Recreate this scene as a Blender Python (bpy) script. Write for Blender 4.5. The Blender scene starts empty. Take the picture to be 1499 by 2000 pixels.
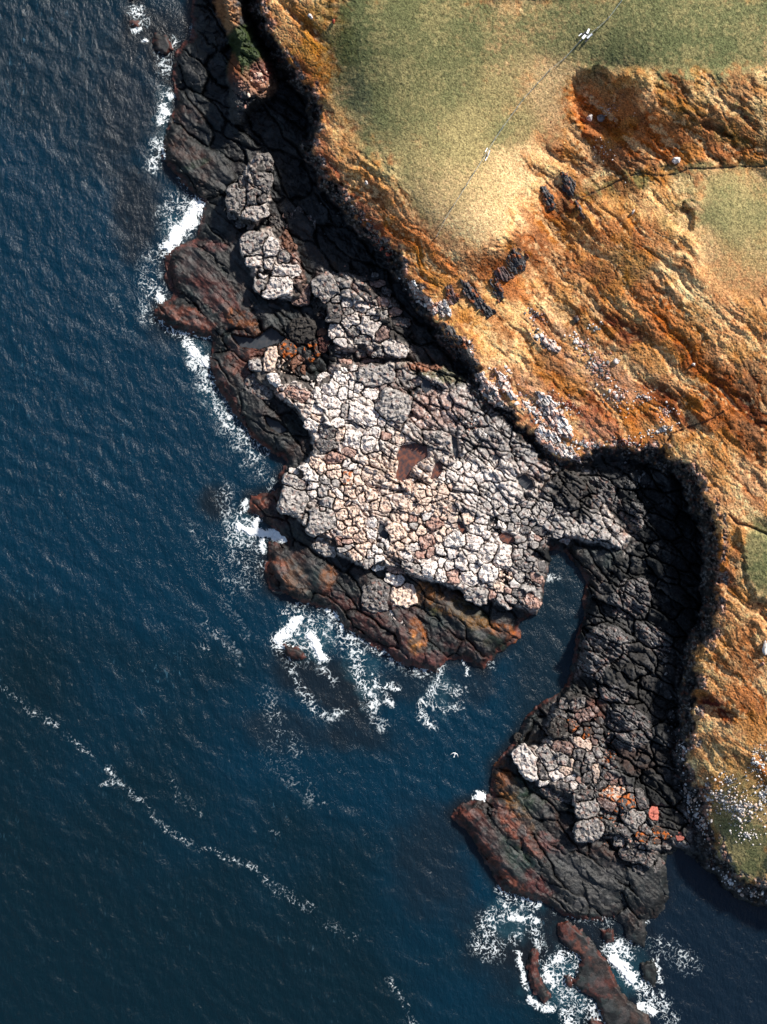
import bpy, math
import numpy as np
from mathutils import Vector

# ------------------------------------------------------------------ camera, sky, sun, exposure
SC = bpy.context.scene
COL = SC.collection
HC = 260.0                 # drone height above the sea, metres
S = 0.1                    # metres per photo pixel at sea level

cam_d = bpy.data.cameras.new('drone_camera')
cam = bpy.data.objects.new('drone_camera', cam_d)
COL.objects.link(cam)
cam.location = (0, 0, HC)
cam.rotation_euler = (0, 0, 0)
cam_d.sensor_fit = 'VERTICAL'
cam_d.sensor_height = 24.0
cam_d.lens = 24.0 * HC / 200.0
cam_d.clip_start = 1.0
cam_d.clip_end = 6000
SC.camera = cam

SUN_EL, SUN_AZ = 40.0, 44.0         # azimuth clockwise from north (image top)
w = bpy.data.worlds.new('World'); SC.world = w; w.use_nodes = True
nt = w.node_tree; nt.nodes.clear()
sky = nt.nodes.new('ShaderNodeTexSky'); sky.sky_type = 'NISHITA'; sky.sun_disc = False
sky.sun_elevation = math.radians(SUN_EL); sky.sun_rotation = math.radians(SUN_AZ)
bg = nt.nodes.new('ShaderNodeBackground'); bg.inputs['Strength'].default_value = 0.075
wo = nt.nodes.new('ShaderNodeOutputWorld')
nt.links.new(sky.outputs[0], bg.inputs[0]); nt.links.new(bg.outputs[0], wo.inputs[0])

sd_ = bpy.data.lights.new('sun', 'SUN'); sd_.energy = 4.3; sd_.angle = math.radians(4.5)
sd_.color = (1.0, 0.94, 0.86)
sun = bpy.data.objects.new('sun', sd_); COL.objects.link(sun)
_az, _el = math.radians(SUN_AZ), math.radians(SUN_EL)
_d = Vector((math.sin(_az)*math.cos(_el), math.cos(_az)*math.cos(_el), math.sin(_el)))
sun.rotation_euler = _d.to_track_quat('Z', 'Y').to_euler()
SC.view_settings.view_transform = 'Standard'
SC.view_settings.look = 'None'
SC.view_settings.exposure = 0.75
SC.view_settings.gamma = 1.0
SC.cycles.max_bounces = 4
SC.cycles.transparent_max_bounces = 8

RNG = np.random.default_rng(11)

# ------------------------------------------------------------------ number helpers
_perm = RNG.permutation(65536).astype(np.int64)
_ang = RNG.random(65536)*2*np.pi
_gx = np.cos(_ang).astype(np.float32); _gy = np.sin(_ang).astype(np.float32)
_rn = RNG.random(65536).astype(np.float32)

def _h(ix, iy, seed):
    return _perm[(ix*73 + iy*9973 + seed*7919 + ((ix*iy) & 4095)*31) & 65535]

def perlin(x, y, seed=0):
    x = np.asarray(x, np.float32); y = np.asarray(y, np.float32)
    fx = np.floor(x); fy = np.floor(y)
    ix = fx.astype(np.int64); iy = fy.astype(np.int64)
    dx = x-fx; dy = y-fy
    u = dx*dx*(3-2*dx); v = dy*dy*(3-2*dy)
    def g(i, j):
        h = _h(ix+i, iy+j, seed)
        return _gx[h]*(dx-i) + _gy[h]*(dy-j)
    a = g(0, 0); b = g(1, 0); c = g(0, 1); d = g(1, 1)
    return ((a+(b-a)*u) + ((c+(d-c)*u)-(a+(b-a)*u))*v)*1.5

def fbm(x, y, o=4, seed=0, gain=0.5):
    s = 0; a = 1; n = 0
    for k in range(o):
        s = s + a*perlin(x, y, seed+k*17); n += a
        x = x*2.03+5.1; y = y*2.03+9.7; a *= gain
    return s/n*1.3

def ridged(x, y, o=3, seed=0, gain=0.55):
    s = 0; a = 1; n = 0
    for k in range(o):
        s = s + a*(1-2*np.abs(perlin(x, y, seed+k*13))); n += a
        x = x*2.1+3.3; y = y*2.1+1.7; a *= gain
    return s/n

def voro(x, y, seed=0, jit=0.9):
    x = np.asarray(x, np.float32); y = np.asarray(y, np.float32)
    ix = np.floor(x).astype(np.int64); iy = np.floor(y).astype(np.int64)
    f1 = np.full(x.shape, 9.0, np.float32); f2 = f1.copy(); cid = np.zeros(x.shape, np.float32); ox = cid.copy(); oy = cid.copy()
    for i in (-1, 0, 1):
        for j in (-1, 0, 1):
            h = _h(ix+i, iy+j, seed)
            px = ix+i+0.5+(_rn[h]-0.5)*jit; py = iy+j+0.5+(_rn[(h*7+13) & 65535]-0.5)*jit
            d = np.sqrt((px-x)**2+(py-y)**2).astype(np.float32)
            m = d < f1
            f2 = np.where(m, f1, np.minimum(f2, d)); f1 = np.where(m, d, f1)
            cid = np.where(m, _rn[(h*3+101) & 65535], cid); ox = np.where(m, x-px, ox); oy = np.where(m, y-py, oy)
    an = cid*39.7
    return f1, f2, cid, (ox*np.cos(an)+oy*np.sin(an)).astype(np.float32)

def rot(u, v, deg):
    c = math.cos(math.radians(deg)); s = math.sin(math.radians(deg))
    return u*c+v*s, -u*s+v*c

def sm(t):
    t = np.clip(t, 0, 1); return t*t*(3-2*t)

def sdf(poly, U, V):
    P = np.array(poly, float); n = len(P)
    d2 = np.full(U.shape, 1e12); ins = np.zeros(U.shape, bool)
    for i in range(n):
        a = P[i]; b = P[(i+1) % n]
        ex, ey = b-a
        t = np.clip(((U-a[0])*ex+(V-a[1])*ey)/(ex*ex+ey*ey+1e-9), 0, 1)
        dx = U-a[0]-t*ex; dy = V-a[1]-t*ey
        d2 = np.minimum(d2, dx*dx+dy*dy)
        if ey != 0:
            c = ((a[1] > V) != (b[1] > V)) & (U < (ex*(V-a[1])/ey+a[0]))
            ins ^= c
    d = np.sqrt(d2)
    return np.where(ins, d, -d).astype(np.float32)

def bil(G, u0, v0, st, U, V):
    x = np.clip((U-u0)/st, 0, G.shape[1]-1.001); y = np.clip((V-v0)/st, 0, G.shape[0]-1.001)
    ix = x.astype(np.int32); iy = y.astype(np.int32); fx = (x-ix).astype(np.float32); fy = (y-iy).astype(np.float32)
    a = G[iy, ix]; b = G[iy, ix+1]; c = G[iy+1, ix]; d = G[iy+1, ix+1]
    return (a+(b-a)*fx)*(1-fy)+(c+(d-c)*fx)*fy

def lin(r, g, b, k=0.60):
    f = lambda c: ((c/255+0.055)/1.055)**2.4 if c > 10 else c/255/12.92
    return np.array([f(r)*k, f(g)*k, f(b)*k], np.float32)

def mixc(a, b, t):
    return a+(b-a)*t[..., None]

# ------------------------------------------------------------------ outlines of the coast (photo pixels)
LAND = [(375,-200),(378,0),(372,40),(372,75),(345,100),(335,150),(342,200),(333,230),(322,262),(316,310),(340,340),(370,372),(396,398),(390,440),(386,465),
 (345,480),(322,500),(325,545),(345,575),(310,590),(303,618),(330,642),(380,655),(414,660),(410,715),(425,760),(450,800),(490,850),(530,880),
 (562,902),(545,935),(550,955),(487,970),(478,1000),(505,1012),(535,1030),(562,1055),(527,1063),(515,1110),(525,1150),(590,1180),(650,1188),(680,1232),
 (740,1270),(800,1300),(850,1315),(868,1290),(910,1290),(945,1310),(970,1275),(1020,1245),(1016,1215),(1050,1195),(1057,1165),(1076,1110),
 (1070,1072),(1092,1075),(1120,1100),(1142,1135),(1140,1200),(1122,1270),(1114,1330),(1062,1370),(1030,1400),(1000,1450),(965,1492),(962,1550),
 (900,1570),(885,1592),(920,1640),(958,1700),(975,1732),(1010,1752),(1060,1765),(1100,1785),(1160,1800),(1190,1790),(1225,1810),(1250,1835),(1262,1800),(1300,1770),
 (1308,1720),(1300,1672),(1325,1655),(1365,1680),(1400,1718),(1440,1748),(1470,1760),(1520,1775),(1700,1830),(2600,1950),(2600,-200)]
HEAD = [(503,-200),(505,0),(513,50),(533,95),(560,128),(578,160),(600,176),(612,200),(621,245),(600,285),(612,310),(640,350),(663,390),(690,425),(720,455),
 (752,485),(775,510),(790,545),(810,570),(830,600),(855,630),(880,665),(905,692),(928,722),(935,765),(962,795),(1000,818),(1030,852),(1065,882),
 (1100,902),(1140,908),(1160,885),(1200,878),(1245,890),(1285,892),(1300,912),(1345,935),(1355,985),(1376,1010),(1386,1050),(1380,1120),(1388,1180),
 (1370,1230),(1345,1270),(1342,1340),(1335,1390),(1330,1440),(1322,1500),(1345,1540),(1366,1590),(1375,1650),(1397,1692),(1432,1728),(1470,1748),
 (1520,1765),(1700,1815),(2600,1930),(2600,-200)]
PLAT = [(490,700),(520,688),(560,728),(620,745),(660,702),(690,705),(790,702),(870,712),(930,752),(1000,822),(1060,885),(1130,925),(1180,960),
 (1205,1005),(1235,1050),(1222,1078),(1150,1062),(1075,1052),(1078,1105),(1058,1160),(1050,1198),(1010,1192),(970,1182),(925,1172),(890,1152),
 (820,1132),(750,1112),(700,1108),(650,1080),(600,1045),(588,1020),(557,992),(553,940),(600,898),(612,870),(600,835),(550,785),(492,745)]
STACK = [(412,-200),(414,18),(440,62),(447,100),(434,140),(440,190),(447,235),(478,262),(505,215),(538,196),(548,170),(540,120),(505,65),(492,20),(490,-200)]
MID = [(618,520),(660,530),(720,545),(780,590),(805,650),(800,700),(740,702),(690,690),(655,690),(645,630),(608,590)]
OUT1 = [(500,300),(522,300),(535,340),(532,380),(522,420),(500,445),(470,440),(446,425),(447,385),(470,350)]
OUT2 = [(475,470),(500,452),(540,432),(560,450),(585,490),(600,540),(590,590),(560,585),(520,580),(498,560),(478,510)]
COVE = [(1060,905),(1150,915),(1290,895),(1345,955),(1380,1040),(1380,1200),(1335,1300),(1325,1450),(1330,1540),(1360,1620),(1345,1660),(1300,1650),
 (1200,1520),(1150,1400),(1122,1345),(1132,1240),(1165,1150),(1205,1090),(1238,1060),(1200,980)]
HEAP = [(1078,1372),(1110,1348),(1172,1372),(1182,1430),(1205,1480),(1240,1520),(1275,1565),(1300,1620),(1285,1672),(1225,1685),(1200,1640),(1160,1640),(1128,1632),
 (1118,1575),(1062,1542),(1012,1495),(1010,1462),(1060,1452),(1070,1410)]
SKERRY = [[(1085,1800),(1110,1795),(1150,1830),(1190,1880),(1220,1940),(1265,1980),(1290,2060),(1200,2060),(1165,1960),(1120,1925),(1135,1870),(1095,1835)],
 [(1030,1855),(1050,1850),(1052,1900),(1075,1950),(1060,1962),(1035,1935)],
 [(1245,1880),(1275,1875),(1290,1900),(1280,1930),(1255,1915)],
 [(1105,1900),(1122,1905),(1128,1925),(1112,1930)],[(1150,1985),(1178,1990),(1172,2020),(1150,2015)],[(1170,1815),(1195,1812),(1205,1835),(1180,1845)],
 [(300,62),(330,70),(345,92),(325,108),(300,100)],[(252,40),(275,45),(272,58),(258,58)],[(262,0),(290,-30),(250,-30)],
 [(1215,1800),(1262,1790),(1268,1830),(1262,1850),(1230,1840)],[(548,1252),(585,1262),(600,1283),(575,1290),(552,1275)]]

CST = 4.0; CU0, CV0 = -240, -240
cu = np.arange(CU0, 1760, CST); cv = np.arange(CV0, 2260, CST)
CU, CV = np.meshgrid(cu, cv)
def coarse(poly): return sdf(poly, CU, CV)
cLAND, cHEAD, cPLAT, cSTACK, cMID, cO1, cO2, cCOVE, cHEAP = [coarse(p) for p in (LAND, HEAD, PLAT, STACK, MID, OUT1, OUT2, COVE, HEAP)]
cSK = np.max([coarse(p) for p in SKERRY], axis=0)

# spot heights of the headland (u, v, metres), thin-plate interpolation
SP = np.array([(700,50,21),(900,200,20),(1150,60,23.5),(1450,100,26),(800,370,17.5),(515,40,12.5),(600,60,16),(620,245,12),(650,300,13),(760,465,11.5),(860,600,9),
 (930,740,6.8),(1000,460,14.5),(930,480,15),(870,520,12),(1100,380,11.5),(1040,500,10),(960,570,8.5),(1150,200,18.3),(1210,170,20.5),(1150,260,16),(1200,330,14),
 (1260,200,23.0),(1300,250,20),(1300,330,16.5),(1450,320,19.5),(1450,250,22.5),(1140,430,12.8),(1110,455,9.6),(1060,430,10.2),(1040,520,8.6),(1190,385,12.2),(1250,430,17),(1400,400,21),(1450,550,20),(1300,600,16),(1150,600,11.5),(1050,650,8.5),
 (1100,750,7.5),(1060,860,5.6),(1200,800,8.5),(1300,750,11.5),(1400,700,16),(1480,750,18),(1250,880,8),(1400,900,14),(1480,950,17),(1395,1050,14.5),
 (1480,1130,18),(1395,1200,13.5),(1450,1300,15.5),(1480,1400,15.5),(1350,1350,10),(1340,1470,7.5),(1400,1500,11),(1450,1600,12),(1375,1600,6.5),
 (1400,1690,6.5),(1480,1745,7),(1480,1650,11),(1700,300,27),(1700,900,22),(1700,1400,20),(1700,1700,13),(1000,-200,25),(600,-200,17),(1600,-200,28)], float)
def tps_fit(P):
    n = len(P); d = np.hypot(P[:, 0][:, None]-P[:, 0], P[:, 1][:, None]-P[:, 1])/500
    K = np.where(d > 0, d*d*np.log(d+1e-12), 0)+np.eye(n)*0.002
    A = np.zeros((n+3, n+3)); A[:n, :n] = K
    Q = np.c_[np.ones(n), P[:, :2]/500]; A[:n, n:] = Q; A[n:, :n] = Q.T
    return np.linalg.solve(A, np.r_[P[:, 2], 0, 0, 0])
_c = tps_fit(SP)
cTOP = _c[-3]+_c[-2]*CU/500+_c[-1]*CV/500
for i in range(len(SP)):
    d = np.hypot(CU-SP[i, 0], CV-SP[i, 1])/500
    cTOP += _c[i]*d*d*np.log(d+1e-12)
cTOP = np.clip(cTOP, 4, 30).astype(np.float32)

# low scarps on the headland: the ground drops on one side of each line  (points, drop in metres, width of hollow)
SCAR = [(1112,150),(1132,135),(1165,126),(1185,135),(1200,150),(1235,152),(1255,175),(1252,192),(1262,210),(1275,240),(1250,260),(1180,270),(1130,250),(1108,200)]
SCAR2 = [(1365,235),(1385,228),(1410,235),(1425,255),(1440,265),(1430,275),(1395,262),(1370,250)]
SCAR3 = [(1340,1372),(1370,1345),(1385,1350),(1400,1375),(1420,1380),(1445,1385),(1440,1400),(1420,1410),(1375,1400)]
SCAR4 = [(1335,385),(1352,400),(1358,425),(1352,450),(1330,460),(1300,440),(1310,410)]
SCAR5 = [(1440,1060),(1450,1040),(1520,1070),(1520,1165),(1475,1160),(1455,1120)]
cSC = coarse(SCAR); cSC2 = coarse(SCAR2); cSC3 = coarse(SCAR3); cSC4 = coarse(SCAR4)
BANK = [(1445,1030),(1480,1045),(1600,1075),(1600,1190),(1480,1165),(1462,1140),(1450,1095)]
cBK = coarse(BANK)

POOLS = [([(783,872),(808,866),(833,872),(836,890),(818,903),(803,915),(798,934),(785,940),(774,933),(780,905),(776,890)], 4.55, 'rust'),
 ([(852,905),(860,902),(863,920),(855,932),(842,936),(846,920)], 4.5, 'rust'),
 ([(1012,932),(1025,928),(1040,940),(1042,952),(1028,956),(1014,944)], 3.9, 'grey'),
 ([(975,1045),(988,1040),(1002,1046),(1005,1056),(992,1062),(978,1055)], 4.6, 'rust'),
 ([(743,1022),(752,1026),(750,1036),(760,1044),(754,1052),(744,1046),(740,1036)], 4.8, 'grey'),
 ([(455,656),(500,662),(530,640),(556,660),(548,668),(505,682),(470,676)], 0.75, 'grey'),
 ([(520,815),(545,825),(560,840),(548,846),(525,835)], 0.9, 'grey'),
 ([(895,1020),(905,1025),(912,1040),(905,1042),(897,1032)], 4.9, 'rust'),
 ([(826,740),(838,745),(842,760),(832,768),(824,755)], 4.6, 'grey'),
 ([(884,850),(892,860),(896,885),(890,895),(885,875)], 4.4, 'grey')]

# ------------------------------------------------------------------ base height of the whole place
def smooth_height(U, V):
    """large shapes only; U, V in photo pixels"""
    wu = U+9*fbm(U/60, V/60, 4, 1)+3.5*fbm(U/11, V/11, 2, 5)
    wv = V+9*fbm(U/60, V/60, 4, 2)+3.5*fbm(U/11, V/11, 2, 6)
    f = lambda G: bil(G, CU0, CV0, CST, wu, wv)
    land, plat, stack = f(cLAND), f(cPLAT), f(cSTACK)
    hu = wu+7*fbm(U/17, V/17, 3, 7)+9*fbm(U/42, V/42, 2, 9); hv = wv+7*fbm(U/17, V/17, 3, 8)+9*fbm(U/42, V/42, 2, 10)
    cw = 26+16*sm((U-1200)/120)
    head = bil(cHEAD, CU0, CV0, CST, hu, hv)+14
    sk = f(cSK)
    a, b = rot(U, V, 42)
    rd = fbm(a/150, b/40, 2, 21)
    H = np.where(land > 0, 0.25+0.9*sm(land/16)+0.7*sm(land/60), land*0.12)
    H = H+np.where(land > 2, 0.9*rd*sm(land/25), 0)
    H = np.maximum(H, np.where(sk > 0, 0.15+0.9*sm(sk/9)+0.25*rd, -3))
    lo = H
    mid = f(cMID); H = np.where(mid > 0, np.maximum(H, lo+2.6*sm(mid/16)), H)
    o1 = f(cO1); H = np.where(o1 > 0, np.maximum(H, lo+4.6*sm(o1/14)), H)
    o2 = f(cO2); H = np.where(o2 > 0, np.maximum(H, lo+3.0*sm(o2/12)), H)
    cv_ = f(cCOVE); H = np.where(cv_ > 0, np.maximum(H, 1.0+1.9*sm(cv_/22)+0.8*fbm(U/90, V/90, 3, 31)), H)
    hp = f(cHEAP); H = np.where(hp > 0, np.maximum(H, 1.4+2.6*sm(hp/15)), H)
    st = f(cSTACK); H = np.where(st > 0, np.maximum(H, 1+(9.6-2.4*sm((V-120)/110))*sm(st/26)), H)
    pl = f(cPLAT)
    ph = 4.9-0.9*sm((U-980)/250)-0.5*sm((880-V)/180)+0.35*fbm(U/120, V/120, 2, 41)
    H = np.where(pl > 0, np.maximum(H, 0.8+(ph-0.8)*sm((pl+2)/13)), H)
    top = bil(cTOP, CU0, CV0, CST, U, V)
    top = top-2.3*sm(f(cSC)/16)-1.3*sm(f(cSC2)/10)-1.1*sm(f(cSC3)/9)-1.3*sm(f(cSC4)/12)+0.9*sm((f(cBK)+4)/8)
    tc_ = np.clip(head/cw, 0, 1)+.10*fbm(U/26, V/26, 2, 11)
    lg = tc_*5; lg = (np.floor(lg)+sm((lg-np.floor(lg))/.45))/5
    tc_ = np.where(head > cw, 1, np.clip(.35*tc_+.65*lg, 0, 1))
    ch = np.where(head > 0, top*(0.28+0.72*tc_), 0)
    ch = np.where((head > -6) & (head <= 0), top*0.28*(head+6)/6, ch)
    H = np.where(head > -6, np.maximum(H, ch), H)
    for poly, z, _k in POOLS:
        P = np.array(poly); m = (U > P[:, 0].min()-12) & (U < P[:, 0].max()+12) & (V > P[:, 1].min()-12) & (V < P[:, 1].max()+12)
        if m.any():
            s_ = sdf(poly, U[m], V[m])
            H[m] = np.where(s_ > -3, np.minimum(H[m], z+0.12-0.5*sm((s_+3)/5)), H[m])
    return H.astype(np.float32), dict(land=land, head=head, plat=pl, stack=st, mid=mid, o1=o1, o2=o2, cove=cv_, heap=hp, sk=sk, cw=cw)

def world(U, V, Hh):
    f = 1-Hh/HC
    return (U-749.5)*S*f, (1000-V)*S*f, Hh

# ------------------------------------------------------------------ colours of the ground
C = dict(
 grass=lin(142,142,96), grass_d=lin(110,120,78), grass_y=lin(190,172,118), tan=lin(232,176,114,.7), tan_l=lin(250,206,150,.74), peach=lin(228,166,112,.66), orange=lin(200,106,34,.64),
 orange_d=lin(150,80,34), brown=lin(96,56,38), gold=lin(212,140,48,.64), red=lin(138,62,42), redd=lin(96,40,34), olive=lin(98,96,44), moss=lin(58,72,34), scree=lin(204,150,118),
 dark=lin(40,42,42), dark2=lin(58,56,54), slate=lin(84,84,88), purple=lin(120,94,92), white=lin(250,240,232,.72), pale=lin(215,200,188,.7), grey=lin(140,138,136), greyd=lin(88,88,88),
 pink=lin(206,158,140), peachw=lin(246,214,190,.72), rust=lin(160,86,60), green=lin(38,66,44), teal=lin(44,68,66), reefred=lin(104,54,44), reefor=lin(168,96,36), pinkred=lin(150,90,82), black=lin(20,26,30))

# (u, v, half length, half width, direction, colour, strength)
SPLAT_HEAD = [
 (1420,830,130,70,20,'orange_d',.6),(1230,560,130,60,42,'orange',.5),(900,560,120,40,45,'orange_d',.5),(1350,270,180,50,8,'orange',.4),(1440,650,120,30,44,'orange',.45),
 (1250,280,200,70,8,'orange_d',.75),(1300,650,220,60,42,'orange',.55),(1400,800,140,50,35,'orange_d',.6),(1060,440,120,45,-52,'orange_d',.7),(1150,800,150,50,30,'orange_d',.6),(800,470,160,30,48,'orange',.55),(1410,1250,90,60,-10,'orange',.5),(1400,1130,40,90,0,'rust',.5),
 (800,120,260,200,60,'grass',.95),(850,30,260,120,0,'grass_d',.3),(1300,60,330,110,0,'grass',1),(1380,130,180,75,10,'grass_d',.4),(760,300,160,70,60,'grass',.7),(930,250,160,60,-55,'grass_y',.8),
 (1000,270,150,35,-55,'grass',.65),(860,330,120,90,0,'grass_y',.8),(1100,190,60,90,-50,'tan_l',.7),(700,100,40,130,0,'grass_d',.5),(660,70,30,110,-12,'olive',.55),(700,180,25,60,-20,'greyd',.3),
 (1010,360,110,70,-10,'tan_l',.95),(920,400,120,60,30,'tan_l',.9),(985,440,90,60,10,'tan_l',.9),(880,350,90,60,0,'grass_y',.5),
 (590,90,42,110,-22,'gold',.95),(560,30,35,60,0,'peach',.7),(600,150,50,40,0,'orange_d',.85),(625,120,25,50,0,'gold',.5),(660,250,30,60,-30,'tan',.8),(640,300,60,30,40,'rust',.8),(700,370,110,28,50,'rust',.8),(690,320,100,25,52,'tan',.75),
 (760,400,110,30,45,'orange_d',.8),(800,440,120,24,42,'peach',.7),(690,400,90,18,50,'redd',.8),(735,440,60,14,45,'red',.7),(830,490,110,30,40,'orange',.85),(850,550,90,32,45,'orange_d',.85),(870,470,90,18,35,'brown',.55),(855,545,60,20,50,'gold',.6),
 (900,620,70,40,50,'tan',.9),(930,650,60,40,40,'gold',.55),(1000,620,70,40,35,'tan',.8),(960,530,70,28,30,'orange_d',.85),(1050,470,90,40,-35,'orange_d',.85),(1090,400,60,35,-50,'brown',.8),(1060,400,40,30,-50,'orange',.8),
 (1060,470,50,20,-45,'redd',.6),(1000,500,60,35,-30,'orange_d',.85),(1000,560,70,24,20,'orange',.8),
 (1170,180,70,40,10,'olive',.6),(1190,215,90,50,30,'orange',.8),(1190,250,80,55,20,'orange_d',.6),(1200,290,110,50,0,'brown',.6),(1150,250,45,80,-30,'orange',.7),(1160,280,60,18,20,'red',.5),
 (1330,240,130,50,20,'orange_d',.75),(1300,270,120,45,15,'orange',.75),(1420,280,120,30,10,'orange_d',.7),(1340,220,60,40,20,'olive',.5),(1470,230,80,30,10,'grass_d',.6),(1450,270,70,20,5,'olive',.6),
 (1280,340,120,16,-8,'moss',.9),(1200,370,90,26,-15,'olive',.9),(1440,320,90,10,0,'moss',.9),(1180,395,60,25,-10,'moss',.6),
 (1250,420,110,40,5,'tan',.85),(1160,480,80,50,-20,'tan',.95),(1130,440,60,30,-20,'gold',.4),(1270,470,110,40,10,'orange',.8),(1320,440,45,50,20,'olive',.7),(1220,460,60,30,20,'orange_d',.6),
 (1420,400,120,80,10,'grass_y',.9),(1440,430,80,60,0,'grass',.7),(1400,530,140,60,30,'tan',.8),(1450,580,120,70,40,'peach',.7),(1350,480,60,40,0,'tan_l',.5),(1470,480,80,40,30,'grass_y',.6),
 (1200,560,110,50,40,'orange',.8),(1150,540,80,30,42,'orange_d',.75),(1120,580,80,34,42,'tan',.7),(1080,530,70,35,50,'orange_d',.75),(1230,520,60,40,0,'olive',.6),(1330,560,70,35,45,'tan_l',.8),(1240,630,110,26,38,'tan',.8),
 (1320,650,70,50,40,'orange',.85),(1360,640,50,40,40,'olive',.4),(1120,640,70,30,35,'olive',.4),(1270,700,110,34,38,'brown',.75),(1220,650,70,30,40,'orange_d',.75),(1330,730,100,22,42,'tan',.75),(1300,720,110,22,40,'peach',.6),
 (1370,720,90,30,40,'orange',.8),(1460,700,90,30,42,'tan',.7),(1450,640,90,40,42,'peach',.6),(1440,770,80,60,20,'orange_d',.95),(1470,720,60,20,40,'brown',.6),(1470,830,80,60,30,'orange_d',.9),(1480,790,50,70,0,'brown',.7),
 (1390,790,60,40,40,'orange',.7),(1230,800,90,50,20,'orange',.75),(1120,770,80,40,25,'red',.85),(1090,730,70,30,30,'orange_d',.8),(1180,740,80,30,20,'scree',.5),(1080,650,50,40,40,'scree',.5),(1150,690,70,40,35,'scree',.6),
 (1200,730,40,30,30,'redd',.5),(1060,800,80,35,48,'scree',.7),(1010,760,70,25,45,'scree',.6),(1090,850,70,30,48,'scree',.75),(1130,820,60,40,30,'rust',.6),(1180,850,80,30,10,'pinkred',.6),(1240,760,60,30,30,'scree',.4),(1300,830,90,30,10,'orange',.5),
 (1310,860,80,24,30,'tan',.6),(1360,870,80,30,50,'tan',.7),(1430,880,90,26,52,'orange',.7),(1470,930,90,22,55,'tan_l',.6),(1460,880,60,20,52,'orange_d',.6),(1390,930,90,26,55,'peach',.7),(1400,1000,60,30,50,'brown',.45),
 (1480,960,60,26,50,'rust',.5),(1480,1090,55,90,-5,'grass',.95),(1490,1120,40,60,0,'grass_d',.5),(1410,1040,50,40,30,'tan',.6),(1410,1090,40,60,10,'orange_d',.6),(1400,1160,40,70,0,'rust',.55),(1430,1180,50,50,0,'peach',.7),
 (1440,1240,90,40,-20,'tan',.6),(1440,1250,60,20,-40,'orange_d',.7),(1460,1290,70,40,0,'orange_d',.8),(1400,1280,60,40,0,'tan',.5),(1440,1370,100,45,20,'orange',.85),(1480,1420,60,60,0,'orange_d',.6),(1400,1390,45,26,30,'redd',.95),(1380,1365,30,20,40,'redd',.9),
 (1380,1330,45,30,0,'tan',.5),(1370,1420,45,26,0,'tan',.5),(1400,1500,60,60,0,'grass_y',.8),(1440,1480,60,60,20,'tan',.6),(1430,1570,80,60,0,'grass_y',.8),(1460,1540,60,60,0,'gold',.3),(1390,1610,50,40,30,'olive',.5),(1455,1660,70,60,20,'grass',.9),
 (1470,1690,50,40,0,'grass_d',.6),(1410,1670,40,40,0,'grass_y',.8),(1390,1640,20,20,0,'orange_d',.7),(1430,1720,60,14,35,'brown',.5),(1370,1560,20,50,0,'scree',.3)]
SPLAT_ROCK = [
 (760,980,160,110,25,'peachw',.75),(860,900,120,50,10,'peachw',.35),(640,900,60,60,0,'white',.5),(900,1080,130,60,25,'white',.7),(700,820,100,60,30,'white',.6),(960,960,130,70,25,'white',.6),(1010,1080,60,60,0,'white',.45),(880,860,80,40,20,'lgrey',.6),(700,990,90,70,0,'white',.4),
 (790,760,80,45,0,'mgrey',.6),(900,770,80,40,30,'lgrey',.7),(960,840,80,50,30,'grey',.6),(860,800,50,40,0,'pink',.5),(1000,850,90,40,35,'lgrey',.7),(860,725,70,20,10,'olive',.75),(830,715,40,12,0,'rust',.7),
 (1060,960,60,50,20,'greyd',.5),(1130,1010,90,40,30,'lgrey',.85),(1120,960,60,50,30,'dark2',.85),(1040,1100,40,50,0,'grey',.6),(1000,1150,60,50,0,'grey',.4),(600,960,40,40,0,'grey',.5),(740,800,50,30,20,'pale',.4),
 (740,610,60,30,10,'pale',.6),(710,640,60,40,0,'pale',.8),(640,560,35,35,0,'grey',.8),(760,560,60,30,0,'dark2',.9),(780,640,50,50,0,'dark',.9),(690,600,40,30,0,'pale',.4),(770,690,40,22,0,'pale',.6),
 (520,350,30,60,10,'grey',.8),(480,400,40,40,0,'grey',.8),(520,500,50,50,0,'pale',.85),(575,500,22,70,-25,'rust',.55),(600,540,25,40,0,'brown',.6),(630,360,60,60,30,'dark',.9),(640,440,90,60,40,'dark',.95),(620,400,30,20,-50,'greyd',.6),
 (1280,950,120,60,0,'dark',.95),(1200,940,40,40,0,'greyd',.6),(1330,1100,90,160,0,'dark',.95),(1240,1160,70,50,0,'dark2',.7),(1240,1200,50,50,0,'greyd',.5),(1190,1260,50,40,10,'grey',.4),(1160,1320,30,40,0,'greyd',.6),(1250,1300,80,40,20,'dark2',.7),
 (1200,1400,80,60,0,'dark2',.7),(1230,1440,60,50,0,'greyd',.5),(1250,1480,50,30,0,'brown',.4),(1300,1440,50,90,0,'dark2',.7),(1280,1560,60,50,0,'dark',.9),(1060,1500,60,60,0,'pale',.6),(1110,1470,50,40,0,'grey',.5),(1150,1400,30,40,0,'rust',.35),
 (1150,1590,40,50,0,'grey',.7),(1220,1600,60,60,20,'greyd',.7),(1120,1600,50,60,0,'grey',.3),(1190,1640,60,30,20,'dark2',.6),(1325,1100,60,190,0,'black',.9),(1290,970,80,60,0,'black',.7),(1300,1390,30,120,0,'black',.6),(1150,1210,26,120,-5,'black',.97),(1120,1082,90,24,0,'black',.97),(1215,1120,40,36,0,'dark',.9),(1130,1350,60,30,-40,'dark',.8)]  # dark and black splats: shade of the cove and inlet painted into the rock
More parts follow.
